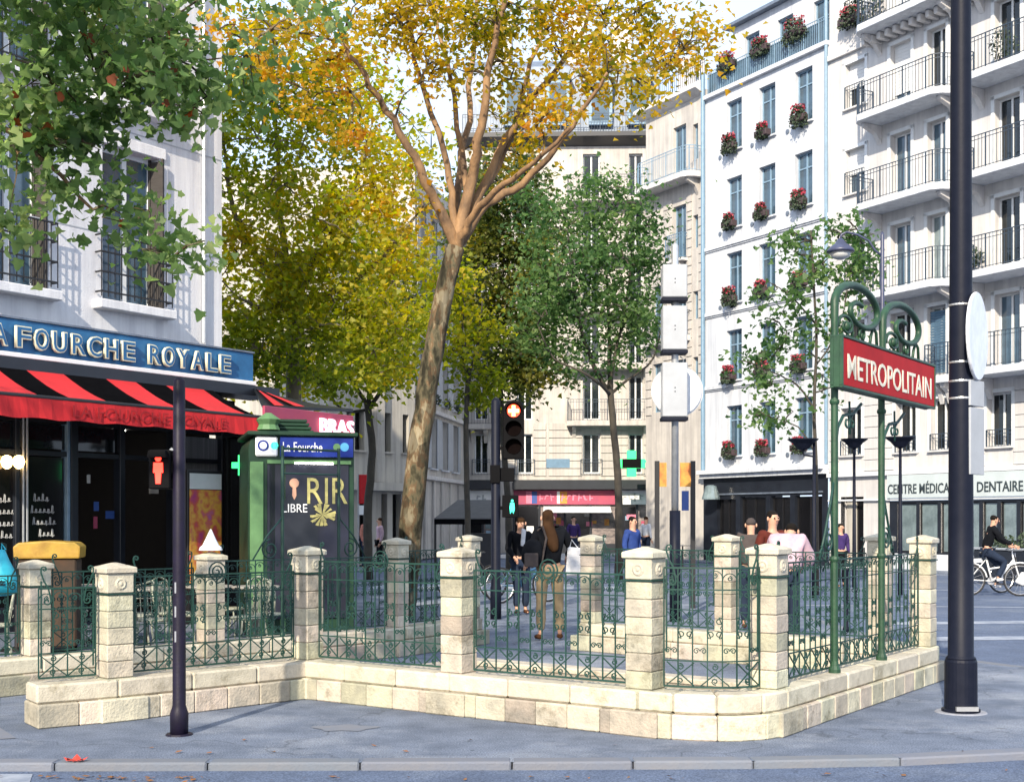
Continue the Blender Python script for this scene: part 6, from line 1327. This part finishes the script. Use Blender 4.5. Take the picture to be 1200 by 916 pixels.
# woman seen from behind with a black rucksack
t, P = person('woman seen from behind in black jacket and beige trousers, black rucksack on her shoulder', (.50, 16.9, 0), PI + .2, 1.74,
    dict(hd=(.02, -.05, 1.59), top=(.02, -.06, 1.69), elL=(-.31, -.06, 1.20), haL=(-.30, -.26, 1.08), elR=(.24, -.02, 1.13), haR=(.27, -.20, .98), anL=(-.13, .02, .09), toL=(-.16, -.13, .04), knL=(-.12, -.01, .5), anR=(.13, .04, .09), toR=(.17, -.10, .04), knR=(.12, 0, .5)),
    'jacket_black', 'beige_cloth', 'hair_brown', longhair=True, loose=1.12)
bgp = thing('rucksack', 'big black rucksack hanging on the back of the woman in beige trousers', 'bag', (.50, 16.9, 0)); 
skin('pack', [(-.24, -.16, .95, .15, .13), (-.24, -.18, 1.15, .17, .14), (-.20, -.16, 1.36, .12, .10)], [(0, 1), (1, 2)], 'jacket_black', bgp); MB().tube([(-.16, -.1, 1.45), (-.10, -.15, 1.5), (-.05, -.16, 1.35), (-.12, -.2, 1.0)], .016, 6).obj('strap', 'grey_cloth', bgp); MB().box(-.34, -.16, -.345, -.325, .98, 1.16).obj('pocket', 'grey_cloth', bgp, bevel=.01)
sbg = thing('shopping_bag', 'white shopping bag held at the right side of the woman in beige trousers', 'bag', (.80, 16.75, 0)); MB().prism([(-.10, .86), (.13, .86), (.11, 1.22), (-.07, 1.24)], -.05, .05, 'y').obj('bag', 'white_cloth', sbg, bevel=.02); MB().tube([(-.05, 0, 1.2), (-.02, 0, 1.33), (.08, 0, 1.2)], .008, 5).obj('handle', 'white_cloth', sbg)
# dark-coated person with a white collar, facing us, behind the traffic light
person('person in a dark coat with pale shirt walking beside the traffic light pole', gpos(606, 21.5) + Vector((.05, 0, 0)), .3, 1.66, dict(hd=(0, -.06, 1.58), haL=(-.18, -.30, .98), haR=(.18, -.30, .98), toL=(-.12, -.30, .05), anL=(-.12, -.17, .10), knL=(-.11, -.17, .52)), 'jacket_black', 'denim_dark', 'hair_brown')
tag(MB().prism([(-.05, 1.16), (.02, 1.14), (.05, 1.42), (-.03, 1.45)], -.19, -.17, 'y').obj('scarf', 'white_cloth', None, gpos(606, 21.5) + Vector((.05, 0, 0)), (0, 0, .3), bevel=.01), 'white scarf hanging down the dark coat beside the traffic light', 'scarf')
# pink hooded figure and brown-jacketed neighbour behind the front-right pillar
person('stooping person in a pale pink padded jacket behind the front right pillar', gpos(921, 15.9), PI - .35, 1.68, dict(che=(0, -.16, 1.26), nec=(0, -.28, 1.42), hd=(-.02, -.40, 1.47), top=(-.02, -.43, 1.57), shL=(-.18, -.18, 1.36), shR=(.18, -.18, 1.36), elL=(-.27, -.3, 1.12), elR=(.27, -.3, 1.12), haL=(-.15, -.46, 1.0), haR=(.15, -.46, 1.0)), 'pink_cloth', 'denim_dark', 'hair_black', loose=1.45)
person('person in red-brown top with dark hair facing the pink jacket', gpos(905, 17.2), .4, 1.72, {}, 'auburn', 'denim_dark', 'hair_black')
person('person in a dark brown jacket left of the pink jacket', gpos(880, 18.6), PI - .2, 1.62, {}, 'grey_cloth', 'denim_dark', 'grey_cloth', loose=1.3)
person('person in a blue top in front of the corner shops', gpos(741, 25), .8, 1.66, {}, 'blue_cloth', 'denim_dark', 'hair_black')
person('dark-clothed person sitting by the doorway of the cream building', gpos(985, 30), .2, 1.5, {}, 'purple_cloth', 'jacket_black', 'hair_black')
person('distant passer-by in purple in front of the pink shop', gpos(672, 44), .3, 1.7, {}, 'purple_cloth', 'denim_dark', 'hair_black')
person('distant passer-by in white at the corner shops right of the pink sign', gpos(757, 46), 2.3, 1.7, {}, 'white_cloth', 'denim_dark', 'hair_brown')
person('distant passer-by in a red top below the red banner', gpos(428, 40), 1.2, 1.7, {}, 'red_skin', 'denim_dark', 'hair_black')
person('distant passer-by in pink beside the red banner', gpos(445, 41), -1.2, 1.65, {}, 'pink_cloth', 'jacket_black', 'hair_brown')
# ------------------------------------------------------------------ bicycles
mat('bike_white', (.72, .74, .76), .4); mat('bike_black', (.012, .012, .014), .4); mat('chrome', (.6, .6, .62), .25, metal=.8); mat('bike_blue', (.03, .10, .20), .4)
def bicycle(label, loc, rz, fm='bike_white', mud=True, group=None):
    t = thing('bicycle', label, 'bicycle', loc, rz, group)
    for x in (-.52, .53):
        w_ = MB(); w_.tube([(.33 * math.cos(a), 0, .33 * math.sin(a)) for a in [2 * PI * i / 24 for i in range(24)]], .020, 6, closed=True); wo = w_.obj('wheel', 'bike_black', t, (x, 0, .345))
        MB().tube([(.305 * math.cos(a), 0, .305 * math.sin(a)) for a in [2 * PI * i / 24 for i in range(24)]], .010, 5, closed=True).obj('rim', 'chrome', wo)
        sp = MB(); [sp.tube([(.02 * math.cos(a + .6), 0, .02 * math.sin(a + .6)), (.30 * math.cos(a), 0, .30 * math.sin(a))], .0022, 3) for a in [2 * PI * i / 16 for i in range(16)]]; sp.obj('spokes', 'chrome', wo)
        MB().lathe([(.025, -.04), (.025, .04)], n=8, axis='y').obj('hub', 'chrome', wo)
        if mud: MB().tube([(x + .375 * math.cos(a), 0, .345 + .375 * math.sin(a)) for a in [PI * (.05 + .9 * i / 10) for i in range(11)]], .016, 5).obj('mudguard', fm, t)
    fr_ = MB(); Hd, St, BB, Rr = (.40, 0, .78), (-.16, 0, .80), (-.05, 0, .32), (-.52, 0, .345)
    fr_.tube([BB, (.2, 0, .50), Hd], .026, 7).tube([St, BB], .020, 7).tube([(-.12, 0, .58), (.15, 0, .62), (.40, 0, .70)], .020, 6).tube([Rr, BB], .014, 5).tube([Rr, St], .012, 5).tube([(.37, 0, .92), Hd, (.44, 0, .66), (.53, 0, .345)], .018, 6)
    fr_.obj('frame', fm, t, smooth=True)
    MB().tube([(.30, -.27, 1.0), (.37, -.12, 1.03), (.37, 0, .98), (.37, .12, 1.03), (.30, .27, 1.0)], .014, 6).obj('handlebar', 'chrome', t, smooth=True); MB().tube([(.37, 0, .9), (.37, 0, 1.0)], .016, 6).obj('stem', 'chrome', t)
    MB().prism([(-.30, -.10), (.02, -.02), (.02, .02), (-.30, .10)], .90, .95, 'z').obj('saddle', 'bike_black', t, bevel=.02); MB().tube([St, (-.18, 0, .91)], .013, 6).obj('seat_post', 'chrome', t)
    MB().lathe([(.085, -.01), (.085, .01)], (-.05, .05, .32), 14, 'y').obj('chainring', 'chrome', t); MB().tube([(-.05, -.10, .32), (.10, -.10, .27)], .012, 5).box(.06, .15, -.17, -.10, .255, .28).obj('pedal', 'bike_black', t)
    MB().tube([(-.05, .10, .32), (-.20, .10, .37)], .012, 5).box(-.25, -.16, .10, .17, .36, .385).obj('pedal', 'bike_black', t); return t
RB = gpos(1153, 27.5); bk = bicycle('white bicycle with mudguards ridden across the far right road', RB + Vector((.22, 0, ZR)), -.15)
MB().tube([(-.60, .0, .74), (-.25, 0, .76)], .05, 5).obj('rear_rack', 'bike_white', bk); MB().prism([(.42, .30), (.56, .52), (.66, .50), (.60, .22)], -.06, .06, 'y').obj('front_guard', 'bike_white', bk, bevel=.02)
person('cyclist in dark clothes with dark hair riding the white bicycle', RB + Vector((.05, 0, ZR)), PI / 2 - .15, 1.72, dict(pel=(0, .02, .99), che=(0, -.10, 1.32), nec=(0, -.14, 1.50), hd=(0, -.18, 1.62), top=(0, -.18, 1.72), shL=(-.17, -.12, 1.45), shR=(.17, -.12, 1.45), elL=(-.22, -.28, 1.22), haL=(-.22, -.50, 1.10), elR=(.22, -.28, 1.22), haR=(.22, -.50, 1.10),
    hpL=(-.09, -.02, .94), knL=(-.10, -.38, .74), anL=(-.11, -.20, .38), toL=(-.11, -.34, .36), hpR=(.09, -.02, .94), knR=(.10, -.34, .60), anR=(.11, -.20, .24), toR=(.11, -.34, .20)), 'jacket_black', 'denim_dark', 'hair_black', 'white_cloth')
bicycle('black parked bicycle at the right picture edge beyond the rider', gpos(1192, 28.8) + Vector((.1, 0, ZR)), .25, 'bike_black')
bicycle('dark bicycle parked between the traffic light and the woman', gpos(614, 24.5), .5, 'bike_blue', False)
bicycle('dark bicycle leaning near the black terrace canopy', gpos(552, 26), 2.6, 'bike_black', False)
# long dark planter and rail in front of the clinic
t = thing('road_planter', 'long dark planter box on the far pavement at the right edge', 'planter', gpos(1212, 31.5), RP.rot); MB().box(-1.6, 1.6, -.3, .3, .06, .82).obj('box', 'shop_dark', t, bevel=.02); MB().box(-1.65, 1.65, -.34, .34, .825, .88).obj('rim', 'galvanised', t, bevel=.01); shrub('foliage', t, (0, 0, 1.0), (1.5, .25, .25), 500, 'shrub', 77)
for x in (-1.4, 1.4): MB().box(x - .08, x + .08, -.25, .25, 0, .058).obj('foot', 'shop_dark', t)
# seated terrace across the street, in front of the dark shop: chairs and tables
for i, (px, d) in enumerate(((760, 40), (800, 42), (850, 40), (700, 46))):
    o = copy_tree(tb0); o.location = gpos(px, d); o['group'] = 'far cafe tables'; o['label'] = ['small table before the pharmacy front', 'small table left of the dark shop', 'small table before the dark shop', 'small table before the pink shop'][i]
# bollards on the road edge
bm0 = thing('bollard', 'slim dark bollard on the island edge right of the rear pillars', 'bollard', (4.75, 18.2, 0), 0, 'bollards along the kerb'); MB().lathe([(.05, 0), (.045, .05), (.035, .08), (.035, .85), (.05, .88), (.05, .93), (.02, .98)], n=12).obj('shaft', 'pole_dark', bm0, smooth=True)
MB().lathe([(.052, .90), (.052, .92)], n=12).obj('ring', 'white_paint', bm0)
